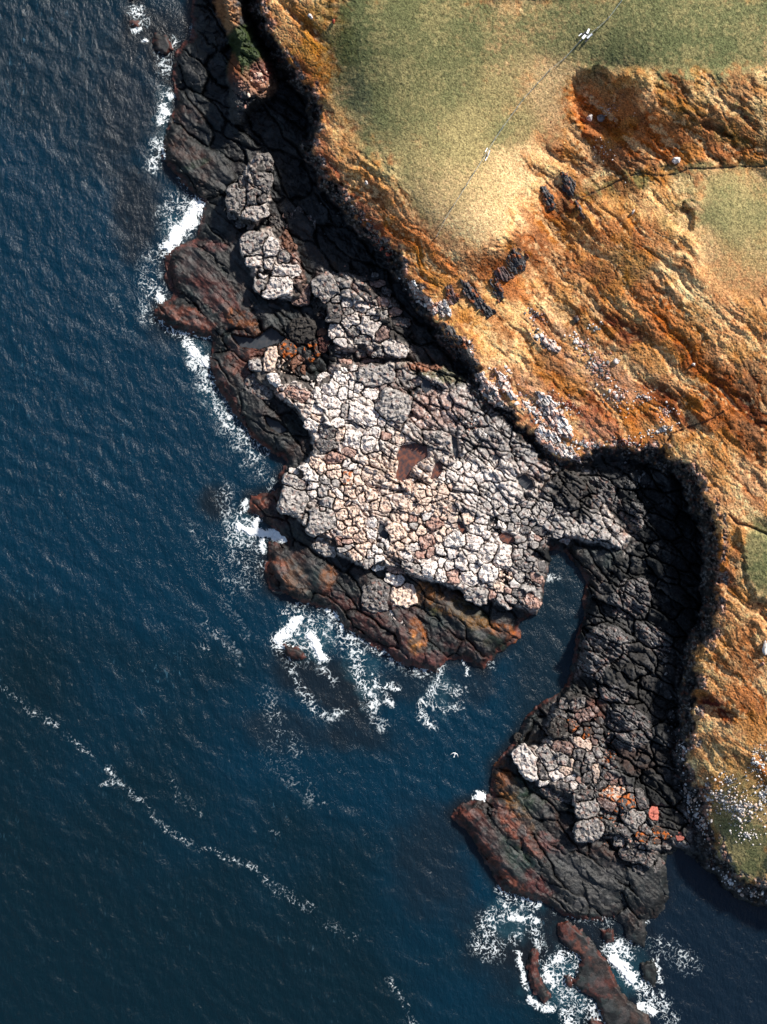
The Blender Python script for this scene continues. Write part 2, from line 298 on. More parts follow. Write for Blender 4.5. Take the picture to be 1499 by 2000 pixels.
SPLAT_REEF = [
 (400,120,70,170,0,'black',.9),(470,330,60,90,0,'black',.7),(560,260,80,120,0,'black',.9),(420,430,60,50,0,'black',.6),(600,420,60,120,-40,'black',.8),(700,540,60,120,-45,'black',.85),(590,620,60,60,0,'black',.5),(480,790,30,90,-40,'black',.5),(1100,1640,120,50,40,'black',.5),(870,1190,130,26,25,'black',.6),(640,1100,60,20,30,'black',.6),(1270,1720,60,50,0,'black',.6),(1050,1430,60,30,-40,'black',.5),  # near-black splats: dark rock plus cliff and gully shade painted in
 (400,540,90,26,45,'reefred',.6),(440,600,90,24,40,'reefred',.65),(480,630,50,16,30,'reefor',.7),(370,620,60,18,20,'rust',.7),(400,500,60,30,40,'dark2',.6),(335,540,16,50,-10,'reefred',.8),(470,520,60,30,40,'dark2',.5),(410,480,40,12,10,'pinkred',.45),
 (430,740,80,12,62,'reefred',.8),(500,860,60,10,42,'rust',.6),(480,700,40,40,50,'rust',.5),(520,960,40,30,0,'reefred',.5),(500,985,20,18,0,'rust',.9),(550,1000,40,30,0,'redd',.5),
 (560,1120,50,26,30,'reefor',.45),(540,1110,24,20,0,'rust',.6),(640,1130,20,26,0,'reefor',.75),(600,1130,50,30,20,'teal',.4),(590,1090,30,12,40,'brown',.5),(700,1190,90,20,30,'reefred',.7),(790,1200,40,50,-10,'reefred',.6),(818,1240,16,40,-15,'reefor',.95),(812,1262,14,22,0,'gold',.6),
 (760,1260,90,26,32,'redd',.5),(840,1170,40,26,40,'olive',.6),(830,1160,16,30,-20,'reefor',.5),(880,1180,60,22,30,'reefor',.5),(960,1225,50,14,15,'reefor',.95),(1005,1245,18,12,-40,'orange',.95),(920,1200,50,22,30,'olive',.5),(900,1250,60,20,10,'redd',.6),(950,1250,40,16,20,'green',.5),
 (860,1290,60,16,10,'pinkred',.5),(780,1290,70,16,25,'pinkred',.5),(890,1240,50,20,20,'teal',.3),(945,1290,20,16,0,'reefred',.6),
 (985,1525,20,60,-25,'reefor',.65),(1010,1580,60,16,55,'gold',.3),(1030,1550,40,40,0,'green',.6),(910,1590,30,14,-10,'rust',.9),(940,1620,90,22,50,'reefred',.7),(1010,1620,70,20,50,'rust',.6),(1020,1680,60,22,45,'green',.6),(1030,1700,30,22,0,'teal',.7),(990,1660,60,16,50,'teal',.4),
 (1050,1725,40,20,45,'redd',.85),(1000,1720,60,10,40,'rust',.7),(960,1680,50,10,60,'rust',.6),(1060,1630,60,30,45,'dark2',.5),(1080,1650,30,14,40,'pinkred',.6),(1150,1720,80,50,30,'dark2',.8),(1110,1690,26,30,-20,'greyd',.7),(1180,1710,50,40,0,'greyd',.45),(1130,1760,60,20,0,'greyd',.4),(1250,1700,50,30,0,'dark',.9),(1150,1640,90,30,30,'brown',.35),
 (1105,1820,26,18,20,'reefred',.95),(1130,1850,40,14,50,'rust',.5),(1045,1910,12,60,5,'reefred',.95),(1180,1930,30,20,0,'reefred',.9),(1240,1960,60,30,40,'brown',.4),
 (370,300,50,24,30,'brown',.5),(385,320,26,8,-20,'green',.7),(360,225,40,20,10,'brown',.3),(340,250,20,14,0,'dark2',.5),(590,1275,30,12,10,'reefred',.5)]
SPLAT_STACK = [(440,30,30,40,0,'peach',.7),(425,20,18,30,0,'orange_d',.5),(478,110,45,55,0,'green',.5),(480,120,40,40,0,'moss',.95),(500,160,40,30,0,'scree',.6),(510,140,24,24,0,'pinkred',.6),(460,150,14,40,-10,'rust',.6),(470,70,30,20,-30,'moss',.9),(520,175,26,16,0,'scree',.8),
 (500,220,50,40,0,'dark2',.8),(460,200,20,50,0,'greyd',.8),(530,100,20,50,0,'redd',.3)]

def paint(col, U, V, m, lst, seed, warp=26, soft=.55):
    n1 = fbm(U/40, V/40, 3, seed); n2 = fbm(U/7, V/7, 2, seed+3)
    for (cu_, cv_, a, b, dg, key, s) in lst:
        R = max(a, b)*1.7
        q = m & (np.abs(U-cu_) < R) & (np.abs(V-cv_) < R)
        if not q.any(): continue
        x, y = rot(U[q]-cu_, V[q]-cv_, dg)
        d = np.sqrt((x/a)**2+(y/b)**2)+0.35*n1[q]+0.22*n2[q]
        t = s*sm((1.05-d)/soft+0.35)
        col[q] = mixc(col[q], C[key], t)
    return col

def rock_tone(U, V, base, seed=0, lich=0.5):
    """mottled lichen-covered rock colour"""
    n = fbm(U/6, V/6, 3, 60+seed); n2 = fbm(U/22, V/22, 3, 63+seed); n3 = perlin(U/2.6, V/2.6, 66+seed)
    c = base*(1+0.32*n+0.25*n3)[..., None]
    c = mixc(c, C['white'], np.clip(lich*sm((n+0.6*n3-0.12)/0.35)*sm(n2*1.5+.6), 0, 1))
    c = mixc(c, C['rust'], 0.38*np.clip(np.asarray(lich)*3-.1, 0, 1)*sm((fbm(U/9, V/9, 3, 70+seed)-0.26)/0.15))
    c = mixc(c, C['dark2'], 0.6*sm((-n-0.5*n3-0.22)/0.3))
    return c

def ground(U, V, fine=True):
    H, M = smooth_height(U, V)
    land, head = M['land'], M['head']
    col = np.zeros(U.shape+(3,), np.float32)
    r = RNG.random(U.shape).astype(np.float32)
    g3 = perlin(U/2.7, V/2.7, 80); g8 = fbm(U/9, V/9, 2, 81); g50 = fbm(U/55, V/55, 3, 82)
    a45, b45 = rot(U, V, 44)
    # tidal reef
    foli = ridged(a45/70, b45/11, 3, 90); rn = fbm(U/14, V/14, 4, 91)
    creef = C['dark']*(0.6+0.45*(rn+.5)+.3*g3)[..., None]
    creef = mixc(creef, C['brown'], 0.3*sm((g50+0.5*rn-0.05)/.4))
    creef = mixc(creef, C['teal'], 0.35*sm((-g50+0.4*rn-0.1)/.3))
    lm = (land > -14) | (M['sk'] > -12)
    creef = paint(creef, U, V, lm, SPLAT_REEF, 100)
    creef = mixc(creef, C['dark'], .25+.6*sm((fbm(U/18, V/18, 4, 161)+.05)/.35))*(.55+.4*sm(rn*1.2+.5)+.3*g3)[..., None]
    edge = np.where(M['sk'] > -5, M['sk'], land)
    rim = sm((edge+1)/3)*(1-sm((edge-3)/8))*sm((fbm(U/16, V/16, 3, 96)+.22)/.3)*(U < 1200)
    creef = mixc(creef, C['reefred'], .75*rim)
    ru = U+9*fbm(U/40, V/40, 3, 151); rv = V+9*fbm(U/40, V/40, 3, 152)
    rx, ry = rot(ru, rv, 44); r1, r2, rid, rt = voro(rx/95, ry/36, 9)
    slab = 0.4*sm((r2-r1)/.18)-.6*(1-sm((r2-r1)/.05))+(rid-.5)*1.0+.7*rt
    creef = creef*(.7+.6*rid+.5*fbm(U/6, V/6, 3, 163)+.35*foli*.5)[..., None]; creef = mixc(creef, C['greyd'], .35*sm((fbm(U/28, V/28, 4, 164)-.12)/.2))
    q1, q2, qi, qt = voro(rx/26, ry/13, 14); slab = slab+.35*qt+.22*(qi-.5)-.22*(1-sm((q2-q1)/.09))*sm(fbm(U/40, V/40, 2, 169)*2+.4)
    H2 = H+np.where(land > 1, 0.06*foli+0.24*rn+.14*fbm(U/6, V/6, 2, 162)+slab*sm(land/14)+.04*g3, 0.06*rn)
    # fractured pale rock
    rk = np.maximum.reduce([M['plat'], M['mid'], M['o1'], M['o2'], M['heap'], M['cove']*.6])
    rw = sm((rk+1)/7)*(head < 2)
    wu = U+5*fbm(U/22, V/22, 3, 93); wv = V+5*fbm(U/22, V/22, 3, 94)
    ax, ay = rot(wu, wv, 33)
    L1, L2, lid, lt = voro(ax/78, ay/34, 8); big1, big2, bid, bt = voro(ax/30, ay/17, 3); s1, s2, sid, stl = voro(ax/12.5, ay/8, 4)
    gl = L2-L1; gb = big2-big1; gs = s2-s1
    dens = sm(fbm(U/60, V/60, 2, 95)*2.2+.35); solid = sm(fbm(U/48, V/48, 2, 99)*2.4+.25)*(lid > .3)
    bx, by = rot(wu, wv, 118); jn = np.maximum(sm((ridged(ax/210, ay/24, 1, 97)-.80)/.14), .8*sm((ridged(bx/150, by/30, 1, 171)-.84)/.12))*sm(fbm(U/50, V/50, 2, 172)*2.2+.5)
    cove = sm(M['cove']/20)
    brd = 0.3*sm(gl/.16)-1.3*(1-sm(gl/.06))+(lid-.5)*1.0+.5*lt
    br = (0.12*sm(gb/.3)-0.52*(1-sm(gb/.115))+(bid-.5)*.45+.55*bt)*(1-.75*solid)
    bs = (0.06*sm(gs/.25)-0.34*(1-sm(gs/.14))+(sid-.5)*.16+.18*stl)*(1-.45*solid)
    und = .45*fbm(U/75, V/75, 4, 98)
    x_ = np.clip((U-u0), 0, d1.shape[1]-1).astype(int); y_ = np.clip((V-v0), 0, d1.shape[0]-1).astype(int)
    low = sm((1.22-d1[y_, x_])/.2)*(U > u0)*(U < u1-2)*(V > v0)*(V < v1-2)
    H2 = H2+rw*(brd*(1+.5*cove)+.9*cove*fbm(U/38, V/38, 4, 166)+br*(1-.6*cove)+bs*dens*(1-.75*cove)-.85*jn+und+.10*g8+.04*g3)*(1-low)-.75*low*(rw > 0)
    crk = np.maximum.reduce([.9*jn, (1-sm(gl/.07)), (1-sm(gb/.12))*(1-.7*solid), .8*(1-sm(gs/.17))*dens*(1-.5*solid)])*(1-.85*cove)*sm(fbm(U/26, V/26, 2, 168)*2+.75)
    cr = C['pale']*np.ones(U.shape+(1,), np.float32)
    cr = mixc(cr, C['pink'], .55*((bid > .3) & (bid < .55)))
    cr = mixc(cr, C['lgrey'], .85*sm((fbm(U/70, V/70, 3, 104)+.35*(bid-.5)+(U-860)/900)/.25))
    cr = mixc(cr, C['mgrey'], .4*(lid > .78)+.25*(lid < .15))
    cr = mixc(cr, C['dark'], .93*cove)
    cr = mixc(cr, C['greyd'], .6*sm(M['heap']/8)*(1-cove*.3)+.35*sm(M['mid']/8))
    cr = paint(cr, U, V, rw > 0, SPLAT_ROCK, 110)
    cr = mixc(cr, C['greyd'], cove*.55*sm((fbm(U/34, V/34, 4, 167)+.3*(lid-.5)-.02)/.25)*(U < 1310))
    lum = cr.mean(-1)
    cr = rock_tone(U, V, cr, 0, np.clip((lum-.03)*3.2, 0.02, .85))
    cr = cr*(0.8+.4*sid)[..., None]
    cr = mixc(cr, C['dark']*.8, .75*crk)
    cr = mixc(cr, C['brown'], .5*(1-sm(gb/.25))*sm(g50*2+.1)*(M['plat'] > 10)*(1-crk))
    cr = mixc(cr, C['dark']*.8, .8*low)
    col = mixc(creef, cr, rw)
    rough = 0.55+.35*rw
    for poly, z, _k in POOLS:
        P = np.array(poly); m = (U > P[:, 0].min()-14) & (U < P[:, 0].max()+14) & (V > P[:, 1].min()-14) & (V < P[:, 1].max()+14)
        if m.any():
            s_ = sdf(poly, U[m], V[m])+1.6*fbm(U[m]/6, V[m]/6, 2, 302)
            H2[m] = np.where(s_ > -4, np.minimum(H2[m], z+.5-.9*sm((s_+4)/5)), H2[m])
    # sea stack
    ws = sm(M['stack']/9)
    cs = paint(mixc(C['dark2']*np.ones_like(col), C['greyd'], sm(g8+.3)), U, V, ws > 0, SPLAT_STACK, 120)
    col = mixc(col, cs*(1+.45*g3+.3*g8)[..., None], ws)
    H2 = H2+ws*(.5*fbm(U/13, V/13, 3, 121)+.25*g3*(V > 0))
    # headland
    hw = sm((head+2)/6)
    if (head > -3).any():
        aw, bw = rot(U+14*fbm(U/70, V/70, 2, 136), V+14*fbm(U/70, V/70, 2, 137), 44)
        st1 = fbm(aw/120, bw/26, 5, 131, .55); st2 = ridged(aw/90, bw/24, 4, 132, .5)*sm(fbm(U/60, V/60, 2, 138)*2+.2)
        up = sm((H-7)/6)
        grassy = np.zeros(U.shape+(3,), np.float32)+C['tan']
        grassy = mixc(grassy, C['peach'], sm(g50*1.5+.5))
        grassy = mixc(grassy, C['orange'], .5*sm((st1-.05)/.3))
        rdg = ridged(aw/200, bw/52, 3, 147, .5)+.6*st1
        grassy = mixc(grassy, C['tan_l'], .6*sm((rdg-.2)/.3)); grassy = mixc(grassy, C['orange_d'], .5*sm((-rdg-.0)/.3))
        grassy = paint(grassy, U, V, head > -4, SPLAT_HEAD, 140, soft=.75)
        # streaky heather and bracken
        flat = np.zeros(U.shape, np.float32); flh = flat.copy()
        for (cu_, cv_, a, b, dg) in [(820,130,190,190,0),(1300,60,400,80,0),(900,330,120,150,-10),(1450,450,90,130,0),(1485,1090,35,70,0),(1450,1620,60,120,0),(1010,150,130,150,0)]:
            x, y = rot(U-cu_, V-cv_, dg); dd = np.sqrt((x/a)**2+(y/b)**2); flh = np.maximum(flh, sm((1.2-dd)/.35)); flat = np.maximum(flat, sm((1.15-dd+.3*g50+.2*fbm(U/14, V/14, 3, 173))/.34))
        rg = 1-flat
        grassy = mixc(grassy, C['brown'], rg*.5*sm((st1+.5*fbm(U/13, V/13, 4, 142)-.24)/.25))
        grassy = mixc(grassy, C['orange'], rg*.35*sm((fbm(U/17, V/17, 4, 143)-.1)/.2))
        grassy = mixc(grassy, C['red']*.8, rg*.72*sm((-rdg+.04+.6*fbm(U/12, V/12, 4, 148))/.35))
        grassy = mixc(grassy, C['orange_d'], rg*.6*sm((fbm(aw/75, bw/34, 4, 153)-.04)/.2)); grassy = mixc(grassy, C['gold'], rg*.35*sm((fbm(U/60, V/60, 3, 154)-.05)/.25))
        crest = sm((rdg-.25+.5*fbm(U/14, V/14, 3, 149))/.35)
        grassy = mixc(grassy, C['tan_l'], rg*.10*crest); grassy = grassy*(1+.22*rg*crest)[..., None]  # ridge crests brightened, a lit highlight painted into the slope colour
        grassy = mixc(grassy, C['tan_l'], rg*.5*sm((-st1+.4*g8-.15)/.3))
        grassy = mixc(grassy, C['grass_d'], flat*.3*sm((g50+.8*g8-.0)/.5))
        grassy = mixc(grassy, C['grass_y'], flat*.45*sm((-g50+.8*g8+.05)/.5))
        grain = (1+.6*g3+1.0*(r-.5)+.22*g8+.22*flat*fbm(U/5, V/5, 2, 174))
        grassy = grassy*np.clip(grain, .35, 1.8)[..., None]
        rg = 1-flh
        # cliff band
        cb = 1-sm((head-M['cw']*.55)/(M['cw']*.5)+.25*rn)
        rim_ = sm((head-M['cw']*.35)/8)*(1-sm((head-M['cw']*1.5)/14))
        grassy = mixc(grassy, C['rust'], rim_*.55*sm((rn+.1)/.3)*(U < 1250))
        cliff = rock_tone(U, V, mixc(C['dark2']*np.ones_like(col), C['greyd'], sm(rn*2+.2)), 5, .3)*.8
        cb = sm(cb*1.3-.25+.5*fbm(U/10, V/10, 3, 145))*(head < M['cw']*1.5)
        v1_, v2_, vi_, vt_ = voro(U/7, V/6, 23)
        rub = sm((head-M['cw']*.3)/6)*(1-sm((head-M['cw']*1.1)/10))*sm((fbm(U/30, V/30, 3, 146)+.1)/.25)
        grassy = mixc(grassy, rock_tone(U, V, mixc(C['grey']*np.ones_like(col), C['pink'], (vi_ > .6)*1.0), 4, .5)*(1-.6*(1-sm((v2_-v1_)/.2)))[..., None], .85*rub)
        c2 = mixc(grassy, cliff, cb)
        # terracettes and gullies
        Ht = H+1.2*fbm(U/45, V/45, 3, 133)
        tr = Ht/.95; tr = tr-np.floor(tr)
        sl_m = sm(fbm(U/95, V/95, 3, 144)*2.2+.35)
        for (cu_, cv_, a, b, dg) in [(1400,370,110,50,10),(1180,480,70,45,-10),(1430,560,110,60,40),(1000,390,110,70,0),(930,640,70,50,40),(1350,860,70,26,45),(1430,1560,70,110,0),(1420,1180,40,60,0),(1400,1300,60,60,0),(590,90,45,90,-20)]:
            x, y = rot(U-cu_, V-cv_, dg); sl_m = sl_m*(1-.9*sm((1.2-np.sqrt((x/a)**2+(y/b)**2))/.5))
        sl_m = .28+.6*sl_m
        dh = rg*.65*sm(rdg*.9+.45)+sl_m*rg*(.34*(sm(tr/.2)-tr)*sm(fbm(U/50, V/50, 2, 139)*2+.5)+.34*st2+.55*st1+.24*fbm(U/14, V/14, 3, 141))+.07*g3*(.5+rg)+.05*(r-.5)+.06*g8
        dh = dh+cb*(1.6*fbm(U/34, V/34, 3, 135)+.35*fbm(U/9, V/9, 2, 150))+rub*(.5*(vi_-.5)+.5*vt_-.4*(1-sm((v2_-v1_)/.2)))
        H2 = np.where(head > -2, H2*(1-hw)+(H+dh*sm((head+2)/10))*hw, H2)
        for line, wdt, dep in [([(1500,324),(1440,326),(1390,330),(1345,330),(1322,340),(1295,344),(1250,338),(1215,350),(1185,366),(1140,385)],2.6,.3),
                               ([(1290,880),(1312,848),(1350,832),(1385,822),(1420,800)],3,.5),([(1500,1045),(1470,1030),(1440,1022),(1425,1005)],4,.6)]:
            dmin = np.full(U.shape, 99., np.float32)
            for p, q in zip(line[:-1], line[1:]):
                ex, ey = q[0]-p[0], q[1]-p[1]
                t = np.clip(((U-p[0])*ex+(V-p[1])*ey)/(ex*ex+ey*ey), 0, 1)
                dmin = np.minimum(dmin, np.hypot(U-p[0]-t*ex, V-p[1]-t*ey)+1.5*g8)
            k = 1-sm(dmin/wdt); H2 = H2-dep*k; c2 = mixc(c2, C['greyd'], .5*k)
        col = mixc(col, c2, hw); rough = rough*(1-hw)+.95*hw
    col = np.clip(col, .004, .75)
    return H2.astype(np.float32), col, rough.astype(np.float32), H, M

# ------------------------------------------------------------------ mesh writers
def add_attr(me, col, rough=None):
    at = me.color_attributes.new('Col', 'FLOAT_COLOR', 'POINT')
    a = np.ones((len(col), 4), np.float32); a[:, :3] = col
    if rough is not None: a[:, 3] = rough
    at.data.foreach_set('color', a.ravel())

def mesh_from(name, verts, faces, mat, col=None, rough=None, smooth=True):
    me = bpy.data.meshes.new(name); n = len(verts); f = len(faces); k = faces.shape[1]
    me.vertices.add(n); me.vertices.foreach_set('co', np.asarray(verts, np.float32).ravel())
    me.loops.add(f*k); me.loops.foreach_set('vertex_index', faces.astype(np.int32).ravel())
    me.polygons.add(f); me.polygons.foreach_set('loop_start', np.arange(0, f*k, k, dtype=np.int32))
    me.polygons.foreach_set('loop_total', np.full(f, k, np.int32))
    if smooth: me.polygons.foreach_set('use_smooth', np.ones(f, bool))
    me.update(calc_edges=True)
    if col is not None: add_attr(me, col, rough)
    me.materials.append(mat)
    return me

def link(name, me, parent=None, **kw):
    o = bpy.data.objects.new(name, me); COL.objects.link(o); o.parent = parent
    for k, v in kw.items(): o[k] = v
    return o

def grid_faces(keep, need=4):
    R, Q = keep.shape
    idx = np.arange(R*Q).reshape(R, Q)
    fm = (keep[:-1, :-1].astype(np.int8)+keep[1:, :-1]+keep[:-1, 1:]+keep[1:, 1:]) >= need
    return np.stack([idx[:-1, :-1][fm], idx[1:, :-1][fm], idx[1:, 1:][fm], idx[:-1, 1:][fm]], 1)

def compact(verts, faces, *arrs):
    used = np.unique(faces); mp = np.full(len(verts), -1, np.int64); mp[used] = np.arange(len(used))
    return (verts[used], mp[faces])+tuple(a[used] for a in arrs)

def rock_material(name, scale=9.0, bump=.5, var=.5, spec=.3):
    m = bpy.data.materials.new(name); m.use_nodes = True; n = m.node_tree; N = n.nodes; L = n.links
    b = N['Principled BSDF']; at = N.new('ShaderNodeAttribute'); at.attribute_name = 'Col'
    tc = N.new('ShaderNodeTexCoord')
    nz = N.new('ShaderNodeTexNoise'); nz.inputs['Scale'].default_value = scale*.45; nz.inputs['Detail'].default_value = 6; nz.inputs['Roughness'].default_value = .7
    L.new(tc.outputs['Object'], nz.inputs['Vector'])
    mr = N.new('ShaderNodeMapRange'); mr.inputs[1].default_value = .3; mr.inputs[2].default_value = .7; mr.inputs[3].default_value = 1-var; mr.inputs[4].default_value = 1+var
    L.new(nz.outputs[0], mr.inputs[0])
    mx = N.new('ShaderNodeVectorMath'); mx.operation = 'SCALE'; L.new(at.outputs['Color'], mx.inputs[0]); L.new(mr.outputs[0], mx.inputs['Scale'])
    L.new(mx.outputs[0], b.inputs['Base Color']); L.new(at.outputs['Alpha'], b.inputs['Roughness'])
    b.inputs['Specular IOR Level'].default_value = spec
    bp = N.new('ShaderNodeBump'); bp.inputs['Strength'].default_value = bump; bp.inputs['Distance'].default_value = .12
    L.new(nz.outputs[0], bp.inputs['Height']); L.new(bp.outputs[0], b.inputs['Normal'])
    return m

M_LAND = rock_material('turf_and_heather', 14, .6, .5, .15)
M_ROCK = rock_material('lichen_rock', 9, .7, .35, .25)
M_REEF = rock_material('wet_reef_rock', 7, .8, .45, .35)

# ------------------------------------------------------------------ boulders: each a mesh of its own, shaped against its neighbours
def Z(x0, y0, k, lst): return [(x0+X/k, y0+Y/k, a/k, b/k, dg, c) for (X, Y, a, b, dg, c) in lst]
B = []
B += Z(540, 860, 5.766, [(475,300,110,65,50,'P'),(370,370,125,75,15,'W'),(215,470,130,60,20,'G'),(640,295,90,52,-15,'P'),(650,390,92,48,-12,'P'),(650,200,95,72,20,'K'),(540,560,75,62,25,'G'),(410,520,70,55,10,'W'),(400,590,60,45,30,'W'),
 (550,450,75,45,35,'G'),(800,430,66,70,0,'O2'),(790,260,55,35,5,'W'),(862,295,45,40,0,'W'),(690,600,85,50,25,'W'),(190,680,140,150,20,'G'),(490,900,170,130,-25,'G'),(590,700,80,80,40,'G'),(700,710,90,70,20,'P'),(860,800,66,66,0,'P'),(750,850,62,62,0,'P'),
 (810,915,60,40,20,'P'),(735,960,72,50,35,'P'),(840,1020,85,66,-20,'P'),(920,920,66,66,0,'P'),(1065,930,50,56,0,'W'),(950,1100,66,70,0,'P'),(970,1215,80,76,0,'P'),(560,1185,130,100,25,'G'),(790,1140,70,32,0,'K'),(775,1210,100,45,0,'G'),
 (885,1280,75,66,30,'P'),(1130,1240,62,45,20,'W'),(1150,1340,70,48,10,'W'),(1150,1415,76,46,-10,'W'),(1050,1290,50,50,0,'W'),(1040,1375,50,70,0,'G'),(1190,1160,65,80,15,'G'),(1110,720,60,60,0,'P'),(1220,735,58,80,-20,'P'),(1060,620,66,82,10,'P'),
 (970,640,50,60,0,'P'),(830,580,80,66,20,'P'),(680,480,70,40,30,'G'),(930,570,48,72,0,'P'),(1080,1060,60,50,20,'W'),(700,1150,55,50,0,'K'),(330,900,50,80,20,'G'),(250,370,100,40,10,'W'),(520,790,50,40,0,'G')])
B += Z(740, 1000, 5.766, [(265,955,150,125,-20,'P'),(190,1120,92,50,-20,'W'),(175,760,98,66,20,'W'),(200,660,85,45,5,'K'),(-25,950,150,165,0,'D'),(705,700,62,82,0,'W'),(842,740,70,72,0,'K'),(570,650,98,78,10,'W'),(1095,925,115,88,15,'G'),(1010,750,105,58,25,'W'),
 (1420,1000,105,60,30,'G'),(1240,680,105,100,0,'W'),(1400,500,95,118,10,'W'),(1225,455,90,92,20,'W'),(940,580,92,72,40,'W'),(1055,530,50,58,0,'W'),(830,455,72,50,0,'W'),(535,330,76,78,0,'K'),(575,448,50,52,20,'K'),(402,390,66,50,10,'W'),
 (480,210,56,46,10,'P'),(400,150,50,46,0,'G'),(530,50,82,38,-30,'W'),(392,292,40,60,-25,'P'),(1000,70,62,56,0,'P'),(1140,200,112,82,10,'W'),(1160,110,72,40,20,'W'),(870,320,112,82,-20,'W'),(1070,330,92,92,0,'W'),(1290,110,52,52,0,'W'),
 (1400,130,62,50,0,'W'),(220,1235,105,56,25,'W'),(1440,720,58,62,0,'P'),(370,620,110,60,30,'G'),(640,130,80,70,0,'K'),(700,590,40,50,10,'W'),(800,610,46,52,0,'W'),(190,250,110,95,50,'P'),(215,380,60,70,0,'P'),(45,330,70,92,0,'W'),
 (320,500,90,36,30,'W'),(480,470,60,40,10,'K'),(380,80,52,46,0,'K'),(290,60,60,46,20,'P'),(1060,630,80,50,25,'W'),(1280,920,50,60,0,'K'),(1360,860,60,60,0,'P'),(700,450,60,40,15,'W')])
B += Z(900, 1000, 7.495, [(820,615,72,72,0,'G'),(905,490,66,60,0,'G'),(870,390,82,50,-10,'G'),(1120,970,110,60,35,'K'),(650,930,76,70,30,'P'),(1050,1310,130,80,40,'K'),(860,950,68,66,0,'G'),(690,1150,52,52,0,'K'),(775,1040,84,52,40,'W'),(690,1290,125,72,25,'G'),
 (1190,800,56,66,0,'D'),(1130,400,66,50,0,'K'),(960,250,84,72,20,'D'),(1150,270,92,72,30,'D'),(940,770,92,62,0,'D'),(470,140,60,56,0,'G'),(630,130,90,60,30,'G'),(730,200,50,60,0,'G'),(850,1190,90,70,20,'D'),(1030,690,60,50,0,'G'),(1200,460,44,60,0,'D'),(1090,480,50,46,0,'G')])
B += Z(1000, 1340, 6.814, [(980,390,122,92,-30,'K2'),(640,570,132,130,30,'X2'),(815,520,72,92,0,'B2'),(870,240,110,70,0,'D'),(690,240,62,70,0,'D'),(890,610,56,56,0,'D'),(990,610,60,66,0,'B2'),(1145,580,78,45,30,'D'),(1110,500,70,36,35,'D'),(1170,460,40,58,-20,'D'),
 (985,515,60,36,0,'X'),(1140,668,52,44,10,'D'),(950,765,120,66,20,'P'),(1100,745,42,46,0,'K2'),(1110,310,62,42,50,'K2'),(690,815,130,75,15,'K2'),(885,920,86,80,10,'D'),(700,990,92,72,0,'G'),(470,960,150,82,58,'G'),(205,1030,215,125,60,'W'),
 (400,1130,150,76,65,'D'),(600,1200,100,84,0,'W'),(720,1130,82,62,20,'P'),(870,1050,84,60,50,'D'),(958,1100,46,46,0,'D'),(1120,1170,52,130,0,'P'),(1020,1215,82,62,10,'D'),(790,1225,70,46,-20,'W'),(580,1420,180,80,25,'D'),(670,1320,86,56,25,'D'),
 (820,1310,62,54,20,'W'),(900,1260,46,48,0,'K'),(430,1285,72,54,0,'W'),(1035,960,72,72,0,'G'),(1140,895,52,60,0,'G'),(1330,1225,98,58,38,'K2'),(1190,1330,92,52,-35,'D'),(100,700,60,60,0,'X'),(790,1010,50,70,20,'P')])
B += Z(1120, 1480, 6.246, [(465,430,152,86,5,'O2'),(400,560,115,60,35,'K2'),(665,530,120,90,5,'D2'),(820,500,50,125,-18,'D'),(680,385,50,40,-15,'D'),(985,680,58,88,-10,'R'),(1295,960,40,60,-20,'R'),(750,750,100,98,20,'G'),(880,880,88,52,45,'D'),(842,960,74,58,30,'B2'),
 (1080,915,115,50,32,'B2'),(160,620,130,110,0,'G'),(190,880,170,135,-10,'G'),(130,480,102,80,0,'D'),(590,290,42,48,0,'K2'),(580,1015,74,70,10,'G'),(1012,1000,52,40,0,'B2'),(800,1200,230,110,28,'D'),(820,1340,82,66,30,'D'),(1010,1320,100,56,-45,'D'),
 (620,900,90,50,40,'D'),(690,1090,60,34,30,'G'),(840,1100,60,40,30,'D'),(1140,1050,70,60,20,'D')])
B += Z(540, 690, 5.766, [(280,150,92,80,20,'OB'),(390,40,82,70,0,'B2'),(115,220,76,104,-15,'P'),(10,130,66,110,0,'W'),(200,282,42,42,0,'W'),(300,290,66,40,15,'G'),(355,345,52,36,10,'W'),(540,290,72,62,0,'W'),(600,380,94,88,20,'W'),(455,440,48,66,0,'W'),
 (735,270,92,60,25,'W'),(840,350,42,48,0,'W'),(750,445,52,62,0,'W'),(780,100,52,58,0,'K'),(620,565,112,72,22,'W'),(640,670,62,42,10,'W'),(980,690,170,92,22,'W'),(768,650,50,82,10,'G'),(1185,765,52,52,0,'W'),(1330,590,170,150,20,'G'),
 (1050,440,92,52,25,'W'),(935,380,62,62,0,'W'),(1100,250,200,110,-10,'G'),(580,885,82,60,0,'D'),(720,920,66,72,0,'P'),(550,1050,112,84,0,'D'),(870,970,112,92,10,'W'),(400,800,84,62,20,'W'),(700,785,72,52,0,'W'),(832,450,32,42,0,'W'),
 (1230,930,62,36,15,'K'),(1390,955,56,66,0,'P'),(1030,1010,72,84,20,'W'),(460,650,70,44,35,'W'),(470,730,64,44,10,'P'),(760,195,46,60,-30,'W'),(880,170,50,40,0,'W'),(1110,890,60,56,10,'W'),(820,1100,70,52,20,'K'),(230,450,120,60,20,'K')])
